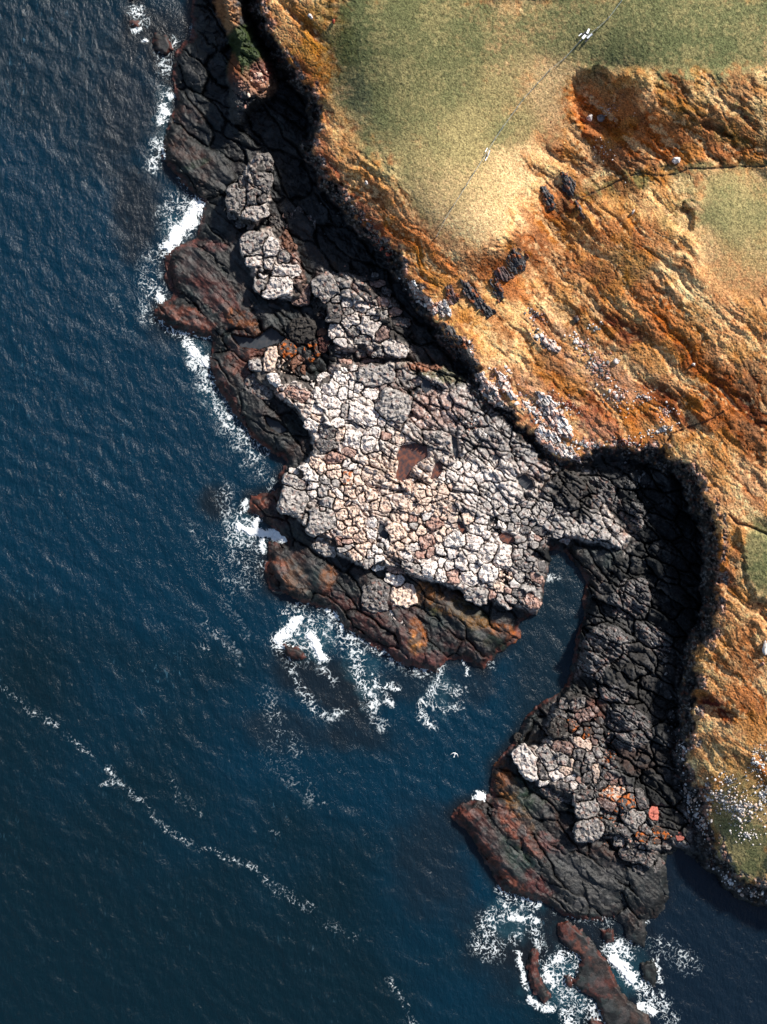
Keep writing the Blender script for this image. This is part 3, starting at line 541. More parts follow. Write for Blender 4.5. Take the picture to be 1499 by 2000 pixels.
B += Z(430, 290, 5.766, [(385,1090,140,135,0,'G'),(560,1110,98,108,0,'W'),(390,1260,100,66,0,'W'),(550,1290,62,72,0,'W'),(720,1220,58,58,0,'G'),(740,1385,150,76,0,'W'),(490,1450,86,76,0,'W'),(500,180,95,120,-15,'G'),(500,350,90,130,0,'G'),
 (190,560,100,140,10,'G'),(390,560,84,90,0,'G'),(400,720,140,84,-20,'W'),(260,380,48,60,0,'G'),(640,860,62,110,-15,'D'),(140,760,62,50,0,'G'),(235,840,86,46,-10,'G'),(340,860,44,62,0,'G'),(440,570,70,70,0,'D'),(860,770,70,100,30,'D'),(1010,840,60,84,-15,'D'),
 (800,880,50,46,0,'K'),(750,750,34,34,0,'K'),(750,1050,60,120,-35,'OB')])
B += Z(280, 380, 2.998, [(785,535,88,60,-8,'W'),(700,505,50,66,10,'G'),(925,585,50,56,10,'K2'),(755,848,62,52,0,'D'),(930,800,70,66,0,'X'),(765,985,60,76,-15,'P'),(842,1045,40,58,-15,'P'),(665,1005,42,40,0,'G'),(988,925,46,58,10,'B2'),(915,1000,62,46,15,'OB'),
 (840,912,46,56,0,'B2'),(652,912,58,34,25,'RB'),(603,928,26,16,20,'Y'),(690,1110,84,70,20,'D'),(760,1085,50,50,0,'W'),(885,1080,24,24,0,'W'),(925,1080,40,20,15,'W'),(968,1112,30,22,0,'W')])
B += Z(600, 500, 5.766, [(210,370,130,150,-20,'G'),(140,600,62,116,-25,'X2'),(290,640,90,110,0,'D'),(335,850,82,86,0,'W'),(370,960,78,46,20,'W'),(690,800,130,105,20,'W'),(650,570,105,60,10,'W'),(450,520,62,50,0,'W'),(790,310,82,48,5,'K'),(760,232,52,40,0,'D'),
 (840,880,84,80,-20,'K2'),(990,1040,140,76,25,'W'),(805,1075,64,58,0,'G'),(630,945,84,60,10,'G'),(610,1085,52,72,0,'D'),(725,620,62,52,0,'W'),(985,645,62,50,20,'K'),(880,655,52,50,0,'G'),(840,515,64,50,10,'K'),(50,1080,72,90,0,'K2'),
 (190,985,60,82,0,'RB'),(170,860,62,40,0,'OB'),(500,740,110,60,-20,'W'),(470,630,60,44,0,'G'),(330,490,60,44,0,'G'),(560,850,80,60,10,'G'),(760,700,50,40,20,'G'),(720,1190,130,30,3,'K2'),(380,1110,90,40,10,'G'),(1050,740,90,50,10,'D'),(900,400,50,40,30,'D')])
BC = dict(W=('white','whitish, lichen-spotted',.7), P=('peachw','peach-tinted pale',.45), G=('lgrey','light grey lichen-mottled',.5), D=('mgrey','dark grey weathered',.4), K=('pink','pinkish pale',.45), K2=('kbrown','pinkish brown',.4),
 X=('dark2','nearly black wet',.05), X2=('dark2','black lichen-flecked',.2), B2=('bbrown','brown grey rust-stained',.25), O2=('peachw','orange-lichened',.35), OB=('obrown','rust-orange stained',.15), RB=('redd','dark red-brown',.05),
 R=('salmon','bright salmon-red',.0), Y=('gold','yellow weed-covered',.0), D2=('mgrey','dark grey orange-spotted',.15))
C['lgrey'] = lin(172,168,164,.68); C['mgrey'] = lin(112,110,110,.62); C['kbrown'] = lin(158,122,112); C['bbrown'] = lin(108,86,76); C['obrown'] = lin(140,82,50)
C['salmon'] = lin(226,104,78)
# more boulders sown where the platform is broken, kept clear of the traced ones
TR = len(B)
for (cu_, cv_, ru, rv, n, key) in [(840,1000,50,55,22,'P'),(1010,1010,60,26,14,'G'),(900,930,40,22,9,'W'),(1150,1040,60,16,8,'G'),(680,960,50,30,6,'P')]:
    t = 0
    while n and t < 900:
        t += 1; u = cu_+ru*RNG.uniform(-1, 1); v = cv_+rv*RNG.uniform(-1, 1); r = RNG.uniform(5, 9.5)
        if all(math.hypot(u-q[0], v-q[1]) > .8*(r+min(q[2], q[3])) for q in B):
            B.append((u, v, r*RNG.uniform(1, 1.35), r, RNG.uniform(10, 60), key)); n -= 1
B = [q for q in B if not any(sdf(p, np.array([q[0]]), np.array([q[1]]))[0] > 1 for p, _, _ in POOLS)]
u0, v0, u1, v1 = 380, 280, 1350, 1720
RU, RV = np.meshgrid(np.arange(u0, u1), np.arange(v0, v1)); RU = RU.astype(np.float32); RV = RV.astype(np.float32)
wU = RU+2.4*fbm(RU/9, RV/9, 3, 311)+4*fbm(RU/24, RV/24, 2, 313); wV = RV+2.4*fbm(RU/9, RV/9, 3, 312)+4*fbm(RU/24, RV/24, 2, 314)
gapn = .2+.7*sm(fbm(RU/12, RV/12, 2, 315)*2+.4)
d1 = np.full(RU.shape, 9., np.float32); d2 = d1.copy(); lab = np.full(RU.shape, -1, np.int32)
for i, (cu_, cv_, a, b, dg, key) in enumerate(B):
    R = int(max(a, b)*1.5)+3
    y0 = max(0, int(cv_)-v0-R); y1 = min(RU.shape[0], int(cv_)-v0+R); x0 = max(0, int(cu_)-u0-R); x1 = min(RU.shape[1], int(cu_)-u0+R)
    sl = (slice(y0, y1), slice(x0, x1)); x, y = rot(wU[sl]-cu_, wV[sl]-cv_, dg)
    pw = 2.2+2.6*((i*37) % 10)/10; d = ((np.abs(x)/a)**pw+(np.abs(y)/b)**pw)**(1/pw)
    m = d < d1[sl]
    d2[sl] = np.where(m, d1[sl], np.minimum(d2[sl], d)); lab[sl] = np.where(m, i, lab[sl]); d1[sl] = np.where(m, d, d1[sl])
# ------------------------------------------------------------------ the land sheets
GS = 1.55
inner_u = np.arange(-70, 1571, GS); inner_v = np.arange(-70, 2071, GS)
def ext(a, lo, hi, lim_lo, lim_hi, gr=1.08):
    o1 = []; p = a[0]; s = GS
    while p > lim_lo: s *= gr; p -= s; o1.append(p)
    o2 = []; p = a[-1]; s = GS
    while p < lim_hi: s *= gr; p += s; o2.append(p)
    return np.concatenate([o1[::-1], a, o2])
gu = ext(inner_u, 0, 0, -900, 14000); gv = ext(inner_v, 0, 0, -12000, 9000)
GU, GV = np.meshgrid(gu, gv)
GU = GU.astype(np.float32); GV = GV.astype(np.float32)
GH, GC, GR, GH0, GM = ground(GU, GV)
gx, gy, gz = world(GU, GV, GH)
keep = GH > -.9
faces = grid_faces(keep)
hf = (GM['head'].ravel()[faces].mean(1) > 4)
pf = (~hf) & (np.maximum.reduce([GM['plat'], GM['mid'], GM['heap'], GM['cove'], GM['o1'], GM['o2']]).ravel()[faces].mean(1) > 0)
sf = (~hf) & (~pf) & (GM['stack'].ravel()[faces].mean(1) > 0)
V3 = np.stack([gx.ravel(), gy.ravel(), gz.ravel()], 1); C3 = GC.reshape(-1, 3); R3 = GR.ravel()
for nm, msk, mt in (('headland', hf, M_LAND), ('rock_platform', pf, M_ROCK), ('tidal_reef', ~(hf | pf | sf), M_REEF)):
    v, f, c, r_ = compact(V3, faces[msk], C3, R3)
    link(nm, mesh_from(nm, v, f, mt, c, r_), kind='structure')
v, f, c, r_ = compact(V3, faces[sf], C3, R3)
link('sea_stack', mesh_from('sea_stack', v, f, M_ROCK, c, r_), label='tall rock stack with mossy green top and orange rubble beside the cliff gully', category='sea stack')

def hz(u, v):
    """ground height at photo pixel (nearest grid)"""
    iu = np.clip(np.searchsorted(gu, u), 0, len(gu)-1); iv = np.clip(np.searchsorted(gv, v), 0, len(gv)-1)
    return GH[iv, iu]
def hz0(u, v):
    iu = np.clip(np.searchsorted(gu, u), 0, len(gu)-1); iv = np.clip(np.searchsorted(gv, v), 0, len(gv)-1)
    return GH0[iv, iu]

# ------------------------------------------------------------------ the sea
def sea_material():
    m = bpy.data.materials.new('sea_water'); m.use_nodes = True; n = m.node_tree; N = n.nodes; L = n.links
    b = N['Principled BSDF']; at = N.new('ShaderNodeAttribute'); at.attribute_name = 'Col'
    tc = N.new('ShaderNodeTexCoord')
    def noise(rotz, sc, scale, det, ro=.6):
        mp = N.new('ShaderNodeMapping'); mp.inputs['Rotation'].default_value = (0, 0, math.radians(rotz)); mp.inputs['Scale'].default_value = sc
        L.new(tc.outputs['Object'], mp.inputs[0]); z = N.new('ShaderNodeTexNoise'); z.inputs['Scale'].default_value = scale; z.inputs['Detail'].default_value = det; z.inputs['Roughness'].default_value = ro
        z.inputs['Distortion'].default_value = .4
        L.new(mp.outputs[0], z.inputs['Vector']); return z
    w1 = noise(38, (1, .6, 1), .55, 7, .68); w2 = noise(-25, (1, .7, 1), 1.5, 4); w3 = noise(50, (1, .5, 1), .10, 3)
    ad = N.new('ShaderNodeMath'); ad.operation = 'MULTIPLY_ADD'; ad.inputs[1].default_value = .45; L.new(w2.outputs[0], ad.inputs[0]); L.new(w1.outputs[0], ad.inputs[2])
    ad2 = N.new('ShaderNodeMath'); ad2.operation = 'MULTIPLY_ADD'; ad2.inputs[1].default_value = 1.5; L.new(w3.outputs[0], ad2.inputs[0]); L.new(ad.outputs[0], ad2.inputs[2])
    bp = N.new('ShaderNodeBump'); bp.inputs['Strength'].default_value = 1; bp.inputs['Distance'].default_value = .34; L.new(ad2.outputs[0], bp.inputs['Height']); L.new(bp.outputs[0], b.inputs['Normal'])
    # wind-blown flecks of foam, thin and broken
    fl = noise(28, (1, .30, 1), 1.5, 4, .72); pt = noise(45, (1, .5, 1), .06, 3)
    s1 = N.new('ShaderNodeMapRange'); s1.inputs[1].default_value = .60; s1.inputs[2].default_value = .80; L.new(fl.outputs[0], s1.inputs[0])
    s2 = N.new('ShaderNodeMapRange'); s2.inputs[1].default_value = .46; s2.inputs[2].default_value = .70; L.new(pt.outputs[0], s2.inputs[0])
    mu = N.new('ShaderNodeMath'); mu.operation = 'MULTIPLY'; L.new(s1.outputs[0], mu.inputs[0]); L.new(s2.outputs[0], mu.inputs[1])
    mu2 = N.new('ShaderNodeMath'); mu2.operation = 'MULTIPLY'; L.new(mu.outputs[0], mu2.inputs[0]); L.new(at.outputs['Alpha'], mu2.inputs[1])
    mx = N.new('ShaderNodeMix'); mx.data_type = 'RGBA'; L.new(mu2.outputs[0], mx.inputs['Factor']); L.new(at.outputs['Color'], mx.inputs[6]); mx.inputs[7].default_value = (.07, .17, .24, 1)
    L.new(mx.outputs[2], b.inputs['Base Color']); b.inputs['Roughness'].default_value = .24; b.inputs['IOR'].default_value = 1.33
    return m
M_SEA = sea_material()
su = ext(np.arange(-60, 1561, 4.0), 0, 0, -20000, 20000, 1.25); sv = ext(np.arange(-60, 2061, 4.0), 0, 0, -20000, 20000, 1.25)
SU, SV = np.meshgrid(su, sv)
deep = lin(3,49,71,.54); deep2 = lin(8,38,50,.5); shoal = lin(34,40,46,.42); navy = lin(18,42,56,.55)
lnd = bil(np.maximum(cLAND, cSK), CU0, CV0, CST, SU, SV)
n50 = fbm(SU/90, SV/90, 3, 201); n200 = fbm(SU/260, SV/200, 2, 202)
scol = np.zeros(SU.shape+(3,), np.float32)+deep
scol = mixc(scol, deep2, sm((SV-1250)/650+(500-SU)/900+.5*n200))
scol = mixc(scol, deep2*.9, .6*sm((500-SV)/500+n200*.6)*sm((430-SU)/500+.6))
for (cu_, cv_, a, b, dg, s) in [(265,420,55,110,-5,.9),(330,90,90,110,0,.9),(250,200,80,130,0,.6),(420,985,40,50,0,.9),(640,1340,150,60,25,.9),(560,1420,120,50,10,.6),(820,1340,150,50,0,.6),(850,1680,90,140,-10,.6),(1010,1830,130,90,20,.8),(1150,1850,200,120,20,.8),(500,1100,50,90,0,.5),(330,640,60,50,0,.5),(1000,1880,100,100,0,.4),(700,1420,120,50,15,.7)]:
    x, y = rot(SU-cu_, SV-cv_, dg); d = np.sqrt((x/a)**2+(y/b)**2)+.5*n50
    scol = mixc(scol, shoal, s*.85*sm((1.2-d)/.8))
scol = mixc(scol, shoal*.8, .8*sm((lnd+26)/26))
for (cu_, cv_, a, b, dg, s) in [(605,1245,60,45,20,.8),(710,1320,40,70,-25,.5),(480,1035,45,40,0,.6),(345,445,35,45,0,.5),(440,800,30,90,-40,.4),(1000,1800,70,45,0,.6),(1100,1920,70,60,0,.8),(1230,1900,60,60,30,.8),(860,1350,35,50,0,.4),(320,230,20,80,0,.4),(380,680,30,30,0,.5)]:
    x, y = rot(SU-cu_, SV-cv_, dg); d = np.sqrt((x/a)**2+(y/b)**2)+.6*fbm(SU/25, SV/25, 3, 207)
    scol = mixc(scol, lin(44,92,108,.55), s*.8*sm((1.2-d)/.9))
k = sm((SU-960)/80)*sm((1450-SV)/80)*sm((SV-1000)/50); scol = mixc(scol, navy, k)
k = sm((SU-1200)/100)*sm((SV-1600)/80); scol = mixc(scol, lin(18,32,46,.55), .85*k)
fleck = np.clip(.75+.6*n200+.3*n50, .1, 1.3)*(1-.6*sm((SV-1500)/500))*(1-.7*sm((SU-1240)/80))
sx = (SU-749.5)*S; sy = (1000-SV)*S
qa, qb = rot(SU, SV, 35)
swell = .16*fbm(qb/26+.6*fbm(SU/90, SV/90, 2, 205), qa/70, 3, 206)*sm((-lnd-2)/25)
link('sea', mesh_from('sea', np.stack([sx.ravel(), sy.ravel(), swell.ravel()], 1), grid_faces(np.ones(SU.shape, bool)), M_SEA, scol.reshape(-1, 3), fleck.ravel()), kind='structure')

# ------------------------------------------------------------------ water lying in hollows of the rock
def pool_material(name, col, rough=.06):
    m = bpy.data.materials.new(name); m.use_nodes = True; n = m.node_tree; b = n.nodes['Principled BSDF']
    tc = n.nodes.new('ShaderNodeTexCoord'); z = n.nodes.new('ShaderNodeTexNoise'); z.inputs['Scale'].default_value = 1.1; z.inputs['Detail'].default_value = 6
    cr = n.nodes.new('ShaderNodeValToRGB'); cr.color_ramp.elements[0].position = .4; cr.color_ramp.elements[1].position = .68
    cr.color_ramp.elements[0].color = (*col[0], 1); cr.color_ramp.elements[1].color = (*col[1], 1)
    n.links.new(tc.outputs['Object'], z.inputs['Vector']); n.links.new(z.outputs[0], cr.inputs[0]); n.links.new(cr.outputs[0], b.inputs['Base Color'])
    b.inputs['Roughness'].default_value = rough; b.inputs['IOR'].default_value = 1.33
    return m
M_POOLR = pool_material('peaty_water', ([.055, .040, .042], [.20, .075, .045]))
M_POOLG = pool_material('grey_water', ([.035, .042, .05], [.06, .06, .065]))
PLBL = ['rust-red tidal pool in the middle of the pale rock platform', 'narrow rust-red pool just right of the large red pool', 'small oval grey pool near the upper right of the platform',
 'small red pool on the lower right of the platform', 'tiny crooked grey pool between peach cobbles', 'long grey sea pool between the dark slabs and the brown boulders', 'small grey pool on the dark ledge above the waves',
 'sliver of reddish water in a crack of the pale platform', 'small grey puddle at the top of the platform', 'thin grey pool in a joint above the red pool']
def inside(poly, U, V): return sdf(poly, U, V)
for (poly, z, kind), lb in zip(POOLS, PLBL):
    P = np.array(poly, float)
    Uq, Vq = np.meshgrid(np.arange(P[:, 0].min()-4, P[:, 0].max()+5, 1.5), np.arange(P[:, 1].min()-4, P[:, 1].max()+5, 1.5))
    k = sdf(poly, Uq, Vq)+2*fbm(Uq/7, Vq/7, 2, 301) > -1.5
    x, y, h = world(Uq, Vq, np.full(Uq.shape, z-.06)); vv = np.stack([x.ravel(), y.ravel(), h.ravel()], 1)
    v, f = compact(vv, grid_faces(k)); c0 = v.mean(0)
    o = link('rock_pool', mesh_from('rock_pool', v-c0, f, M_POOLR if kind == 'rust' else M_POOLG), kind='structure', label=lb); o.location = c0

# ------------------------------------------------------------------ boulder meshes
def ground_at(U, V):
    x = np.interp(U, gu, np.arange(len(gu))); y = np.interp(V, gv, np.arange(len(gv)))
    ix = x.astype(int); iy = y.astype(int); fx = x-ix; fy = y-iy
    return lambda G: (G[iy, ix]*(1-fx)+G[iy, ix+1]*fx)*(1-fy)+(G[iy+1, ix]*(1-fx)+G[iy+1, ix+1]*fx)*fy
def place_name(u, v):
    if v > 1320: return 'in the lower heap' if u < 1215 or v > 1500 else 'above the lower heap'
    if u > 1130: return 'in the shaded cove'
    if u < 610 and v < 600: return 'on the upper left outcrop'
    if v < 700 and u > 590: return 'below the long cliff'
    if u < 640 and v < 800: return 'at the platform tip'
    if v < 860: return 'on the upper platform'
    if u < 740 and v < 1130: return 'on the seaward platform edge'
    if u < 800 and v > 1100: return 'on the dark ledge'
    if v > 1060: return 'along the lower platform rim'
    return 'in mid platform'
SPECIAL = {}
for p_, _z, _k in POOLS:
    Pq = np.array(p_); xs0, ys0 = int(Pq[:, 0].min())-u0-6, int(Pq[:, 1].min())-v0-6; xs1, ys1 = int(Pq[:, 0].max())-u0+7, int(Pq[:, 1].max())-v0+7
    if ys0 < 0 or xs0 < 0: continue
    sq = (slice(ys0, ys1), slice(xs0, xs1)); lab[sq] = np.where(sdf(p_, RU[sq], RV[sq]) > -1.5, -1, lab[sq])
bl_meta = []; small_geo = []
_order = sorted(range(len(B)), key=lambda k: -B[k][2]*B[k][3]); KEEP = set(_order[:282])
for i, (cu_, cv_, a, b, dg, key) in enumerate(B):
    R = int(max(a, b)*1.5)+3
    y0 = max(0, int(cv_)-v0-R); y1 = min(RU.shape[0], int(cv_)-v0+R); x0 = max(0, int(cu_)-u0-R); x1 = min(RU.shape[1], int(cu_)-u0+R)
    sl = (slice(y0, y1), slice(x0, x1)); r = min(a, b)
    e = np.minimum((1.17-d1[sl])*r, (d2[sl]-d1[sl])*r*.5-gapn[sl])
    ok = (lab[sl] == i) & (e > -.9)
    if ok.sum() < 12: continue
    U_ = RU[sl]; V_ = RV[sl]; G = ground_at(U_, V_); gr = G(GH); g0 = G(GH0)
    inn = ok & (e > .35*r); zc = np.median(g0[inn]) if inn.any() else float(hz0(cu_, cv_))
    q = np.clip(e/(.42*r+1), 0, 1)
    rs = np.random.default_rng(i+77)
    hb = .058*r*rs.uniform(.85, 1.25)+.38
    dome = hb*np.sqrt(np.clip(1-(1-q)**2.3, 0, 1))
    for _ in range(3):      # broken facets
        an = rs.uniform(0, 6.28); sl_ = rs.uniform(.02, .075); off = hb*rs.uniform(.75, 1.05)
        dome = np.minimum(dome, off-.55*sl_*((U_-cu_)*math.cos(an)+(V_-cv_)*math.sin(an))*(1 if r < 16 else .6)+.0*q)
    dome = np.maximum(dome, .0)
    n1 = fbm(U_/(r*.55+3), V_/(r*.55+3), 3, 320+i % 7)
    crk = sm((ridged(U_/(r*.9+4)+i, V_/(r*.9+4), 2, 330)-.72)/.12)*(r > 7.5); k1_, k2_, ki_, kt_ = voro(U_/9+i, V_/8, 333); fac = (.45*kt_+.28*(ki_-.5)-.07*(1-sm((k2_-k1_)/.14)))*(r > 10)
    z = zc+dome+fac*sm(q*2)+.15*n1*np.minimum(1, r/12)*sm(q*3)-.28*crk+.05*perlin(U_/2.3, V_/2.3, 5)
    z = np.where(e < .25, np.minimum(gr, z)-.45, z)
    ck, word, lich = BC[key]
    u_c, v_c = cu_, cv_
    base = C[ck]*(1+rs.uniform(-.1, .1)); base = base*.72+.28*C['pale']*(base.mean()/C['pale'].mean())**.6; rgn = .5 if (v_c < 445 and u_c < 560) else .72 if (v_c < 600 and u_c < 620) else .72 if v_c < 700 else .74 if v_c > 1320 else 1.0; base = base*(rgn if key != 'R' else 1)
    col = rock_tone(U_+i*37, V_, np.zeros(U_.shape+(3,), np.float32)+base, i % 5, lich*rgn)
    if key in ('O2', 'D2', 'B2'): col = mixc(col, C['orange']*1.2, .8*sm((fbm(U_/8, V_/8, 2, 340+i)-.08)/.15))
    if key == 'R': col = np.zeros(U_.shape+(3,), np.float32)+base*(1+.15*n1)[..., None]
    x, y, h = world(U_, V_, z)
    vv = np.stack([x.ravel(), y.ravel(), h.ravel()], 1)
    fc = grid_faces(ok)
    if len(fc) < 8: continue
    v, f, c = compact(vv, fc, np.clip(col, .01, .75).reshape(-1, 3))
    wx, wy, wz = world(cu_, cv_, zc); o0 = np.array([wx, wy, wz])
    if i not in KEEP:
        small_geo.append((v, f, c)); continue
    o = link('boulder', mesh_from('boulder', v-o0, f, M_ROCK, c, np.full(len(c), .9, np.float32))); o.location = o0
    bl_meta.append((o, cu_, cv_, a, b, key, word))
# a label for each boulder from its look, its size among its neighbours and its place
groups = {}
for t in bl_meta:
    sz = t[3]*t[4]; shp = 'long' if max(t[3], t[4]) > 1.65*min(t[3], t[4]) else 'blocky' if sz > 260 else 'rounded'
    groups.setdefault((t[6], shp, place_name(t[1], t[2])), []).append(t)
ORD = ['leftmost; first', 'second', 'third', 'fourth', 'fifth', 'sixth', 'seventh', 'eighth', 'ninth', 'tenth', 'eleventh', 'twelfth', 'thirteenth', 'fourteenth', 'fifteenth', 'sixteenth', 'seventeenth', 'eighteenth', 'nineteenth', 'twentieth']+['twenty-'+x for x in ('first', 'second', 'third', 'fourth', 'fifth', 'sixth', 'seventh', 'eighth', 'ninth')]+['thirtieth']
ORD[0] = 'first'
for (word, shp, plc), L_ in groups.items():
    L_.sort(key=lambda t: t[1])
    word2 = word.replace(' boulder', '').replace(' with', ',')
    for k, t in enumerate(L_):
        o = t[0]; o['category'] = 'boulder'
        lb = f'{shp} {word2} boulder {plc}' if len(L_) == 1 else f'{shp} {word2} boulder {plc}, {ORD[k] if k < len(ORD) else "farther"} from left'
        if t[5] == 'R': lb = 'bright salmon-red boulder on the dark ground right of the heap' if t[1] < 1300 else 'small salmon-red stone lying farthest right by the inlet'
        if t[5] == 'Y': lb = 'small yellow weed-covered stone in the sea pool'
        o['label'] = lb
        o['group'] = 'boulders '+plc

if small_geo:
    n_ = 0; V_s = []; F_s = []; C_s = []
    for v, f, c in small_geo: V_s.append(v); F_s.append(f+n_); C_s.append(c); n_ += len(v)
    link('small_boulders', mesh_from('small_boulders', np.concatenate(V_s), np.concatenate(F_s), M_ROCK, np.concatenate(C_s), np.full(n_, .9, np.float32)), kind='stuff', label='smallest boulders wedged between the larger ones', category='boulders')

# ------------------------------------------------------------------ rock outcrops and reef slabs: raised bodies of rock with their own edges
def outcrop(name, poly, hgt, rw, label, cat, key=None, deg=50, stri=.35, mat=None, lich=.4, warp=3.0, group=None, noise=.25):
    P = np.array(poly, float); mg = 8
    U_, V_ = np.meshgrid(np.arange(P[:, 0].min()-mg, P[:, 0].max()+mg, 1.15), np.arange(P[:, 1].min()-mg, P[:, 1].max()+mg, 1.15))
    s_ = sdf(poly, U_+(warp+(5 if key == 'white' else 2)*bool(key))*fbm(U_/13, V_/13, 4, 351, .65), V_+(warp+(5 if key == 'white' else 2)*bool(key))*fbm(U_/13, V_/13, 4, 352, .65))
    ok = s_ > -1.5; G = ground_at(U_, V_); gr = G(GH); g0 = G(GH0)
    x_, y_ = rot(U_, V_, deg); st = ridged(x_/30, y_/5.5, 3, 353); n = fbm(U_/11, V_/11, 4, 354); big = fbm(x_/50, y_/18, 3, 355)
    f1_, f2_, ci_, ti_ = voro((x_+3*n)/(15 if key == 'white' else 34), (y_+2*n)/(8 if key == 'white' else 5), 21); ck_ = (1-sm((f2_-f1_)/.16))*(1 if key else .0)
    z = (gr if key else g0)+hgt*sm((s_+1)/rw)-.45*ck_+(.5*(ci_-.5)+.4*ti_)*(1 if key else 0)+stri*st+noise*n+.5*hgt*big*sm(s_/rw)
    z = np.where(s_ < 0, np.minimum(gr, g0)-.5, z)
    if key: col = rock_tone(U_, V_, np.zeros(U_.shape+(3,), np.float32)+C[key]*(1+.5*st)[..., None], 3, lich); col = mixc(col, C['dark'], .7*ck_); col = mixc(col, C['pink' if key == 'white' else 'greyd'], .45*(ci_ > .6)); col = mixc(col, C['orange'], (.6 if hgt < .8 else .08)*sm((n-.2)/.15)); col = mixc(col, C['greyd'], .6*sm((ci_-.0 < .22)*1.0))
    else: col = np.stack([G(GC[..., i]) for i in range(3)], -1)*(1.1+.5*n+.3*perlin(U_/3, V_/3, 9))[..., None]
    x, y, h = world(U_, V_, z); vv = np.stack([x.ravel(), y.ravel(), h.ravel()], 1)
    v, f, c = compact(vv, grid_faces(ok), np.clip(col, .008, .75).reshape(-1, 3))
    o0 = np.array(world(P[:, 0].mean(), P[:, 1].mean(), float(np.median(g0[ok]))))
    o = link(name, mesh_from(name, v-o0, f, mat or M_ROCK, c, np.full(len(c), .55 if not key else .85, np.float32)), label=label, category=cat); o.location = o0
    if group: o['group'] = group
    return o
for poly, lb in [([(1045,835),(1060,828),(1090,850),(1125,880),(1140,905),(1105,895),(1070,880),(1048,860)],'lowest white lichen outcrop pointing down right at the cove mouth'),
 ([(1048,762),(1075,775),(1100,800),(1120,840),(1117,862),(1085,845),(1055,810)],'widest bright white outcrop on the red slope above the platform'),
 ([(928,730),(945,726),(978,768),(988,800),(965,795),(940,765)],'peachy white tongue of rock beside the notch at the platform top'),
 ([(966,718),(985,733),(1014,780),(1000,785),(975,752)],'narrow white rock rib right of the peachy tongue'),
 ([(1056,655),(1075,660),(1100,682),(1090,692),(1065,680)],'small white outcrop in the hollow of the orange slope'),
 ([(850,590),(875,583),(884,615),(862,622)],'white patch of rock on the cliff corner beside the purple rock'),
 ([(793,550),(808,548),(832,578),(862,600),(852,617),(815,592)],'ragged white and grey rock edge at the cliff bend')]:
    outcrop('white_outcrop', poly, .45, 5, lb, 'rock outcrop', 'white', 55, .35, lich=.7, group='white outcrops on the cliff edge', noise=.5)
for poly, lb, ky in [([(862,625),(888,640),(905,665),(930,700),(933,719),(905,705),(880,680)],'dark grey crumbling outcrop above the shadowed gully','greyd'),
 ([(1000,485),(1020,482),(1034,500),(1024,530),(1005,537),(985,515)],'largest ribbed slate outcrop on the orange spur','slate'),
 ([(962,528),(985,518),(1005,540),(990,552),(970,545)],'pinkish purple rock face below the largest slate outcrop','purple'),
 ([(956,545),(972,540),(987,580),(978,594),(960,570)],'narrow slate outcrop left of the purple rock face','slate'),
 ([(898,542),(922,556),(950,590),(970,612),(952,622),(925,595),(905,575)],'long ribbed slate outcrop lowest on the orange slope','slate'),
 ([(1056,365),(1070,358),(1088,400),(1077,414),(1060,395)],'dark slate rib at the top of the brown gully','slate'),
 ([(1093,338),(1112,332),(1130,362),(1118,384),(1098,372)],'broad slate patch among red scree at the gully head','slate'),
 ([(1122,390),(1130,388),(1144,428),(1136,430)],'thin dark slate sliver right of the gully','slate'),
 ([(868,560),(882,556),(900,580),(890,600),(875,590)],'purple grey rock knob on the cliff corner','purple')]:
    outcrop('slate_outcrop', poly, .22, 4, lb, 'rock outcrop', ky, 62, .3, lich=.18, group='dark outcrops on the orange slope', noise=.4)
for poly, hg, lb in [([(1142,1238),(1170,1218),(1205,1225),(1232,1250),(1225,1285),(1190,1300),(1172,1330),(1145,1320),(1130,1285)],1.9,'large domed grey rock mass on the right bank of the inlet'),
 ([(1192,1165),(1220,1130),(1262,1128),(1280,1160),(1262,1195),(1225,1210),(1195,1200)],1.3,'fractured grey rock hump in the middle of the cove floor'),
 ([(1150,930),(1185,925),(1205,950),(1215,985),(1195,1000),(1168,975)],1.3,'pale-topped grey rock below the head of the cove'),
 ([(1235,975),(1262,985),(1270,1010),(1252,1035),(1232,1015)],1.0,'small grey rock rib in the dark upper cove'),
 ([(1185,1385),(1230,1375),(1268,1400),(1275,1440),(1240,1470),(1205,1455),(1188,1420)],1.2,'broad grey rock shelf above the lower boulders'),
 ([(1150,1345),(1195,1335),(1240,1350),(1225,1372),(1175,1372)],1.0,'low grey ridge between the domed rock and the lower shelf'),
 ([(1240,1215),(1290,1225),(1318,1260),(1295,1285),(1255,1265)],1.0,'dark grey rock rib near the foot of the cove cliff')]:
    outcrop('cove_rock', poly, hg, 16, lb, 'rock outcrop', 'mgrey', 35, .22, lich=.35, group='grey rock masses of the cove', noise=.45)
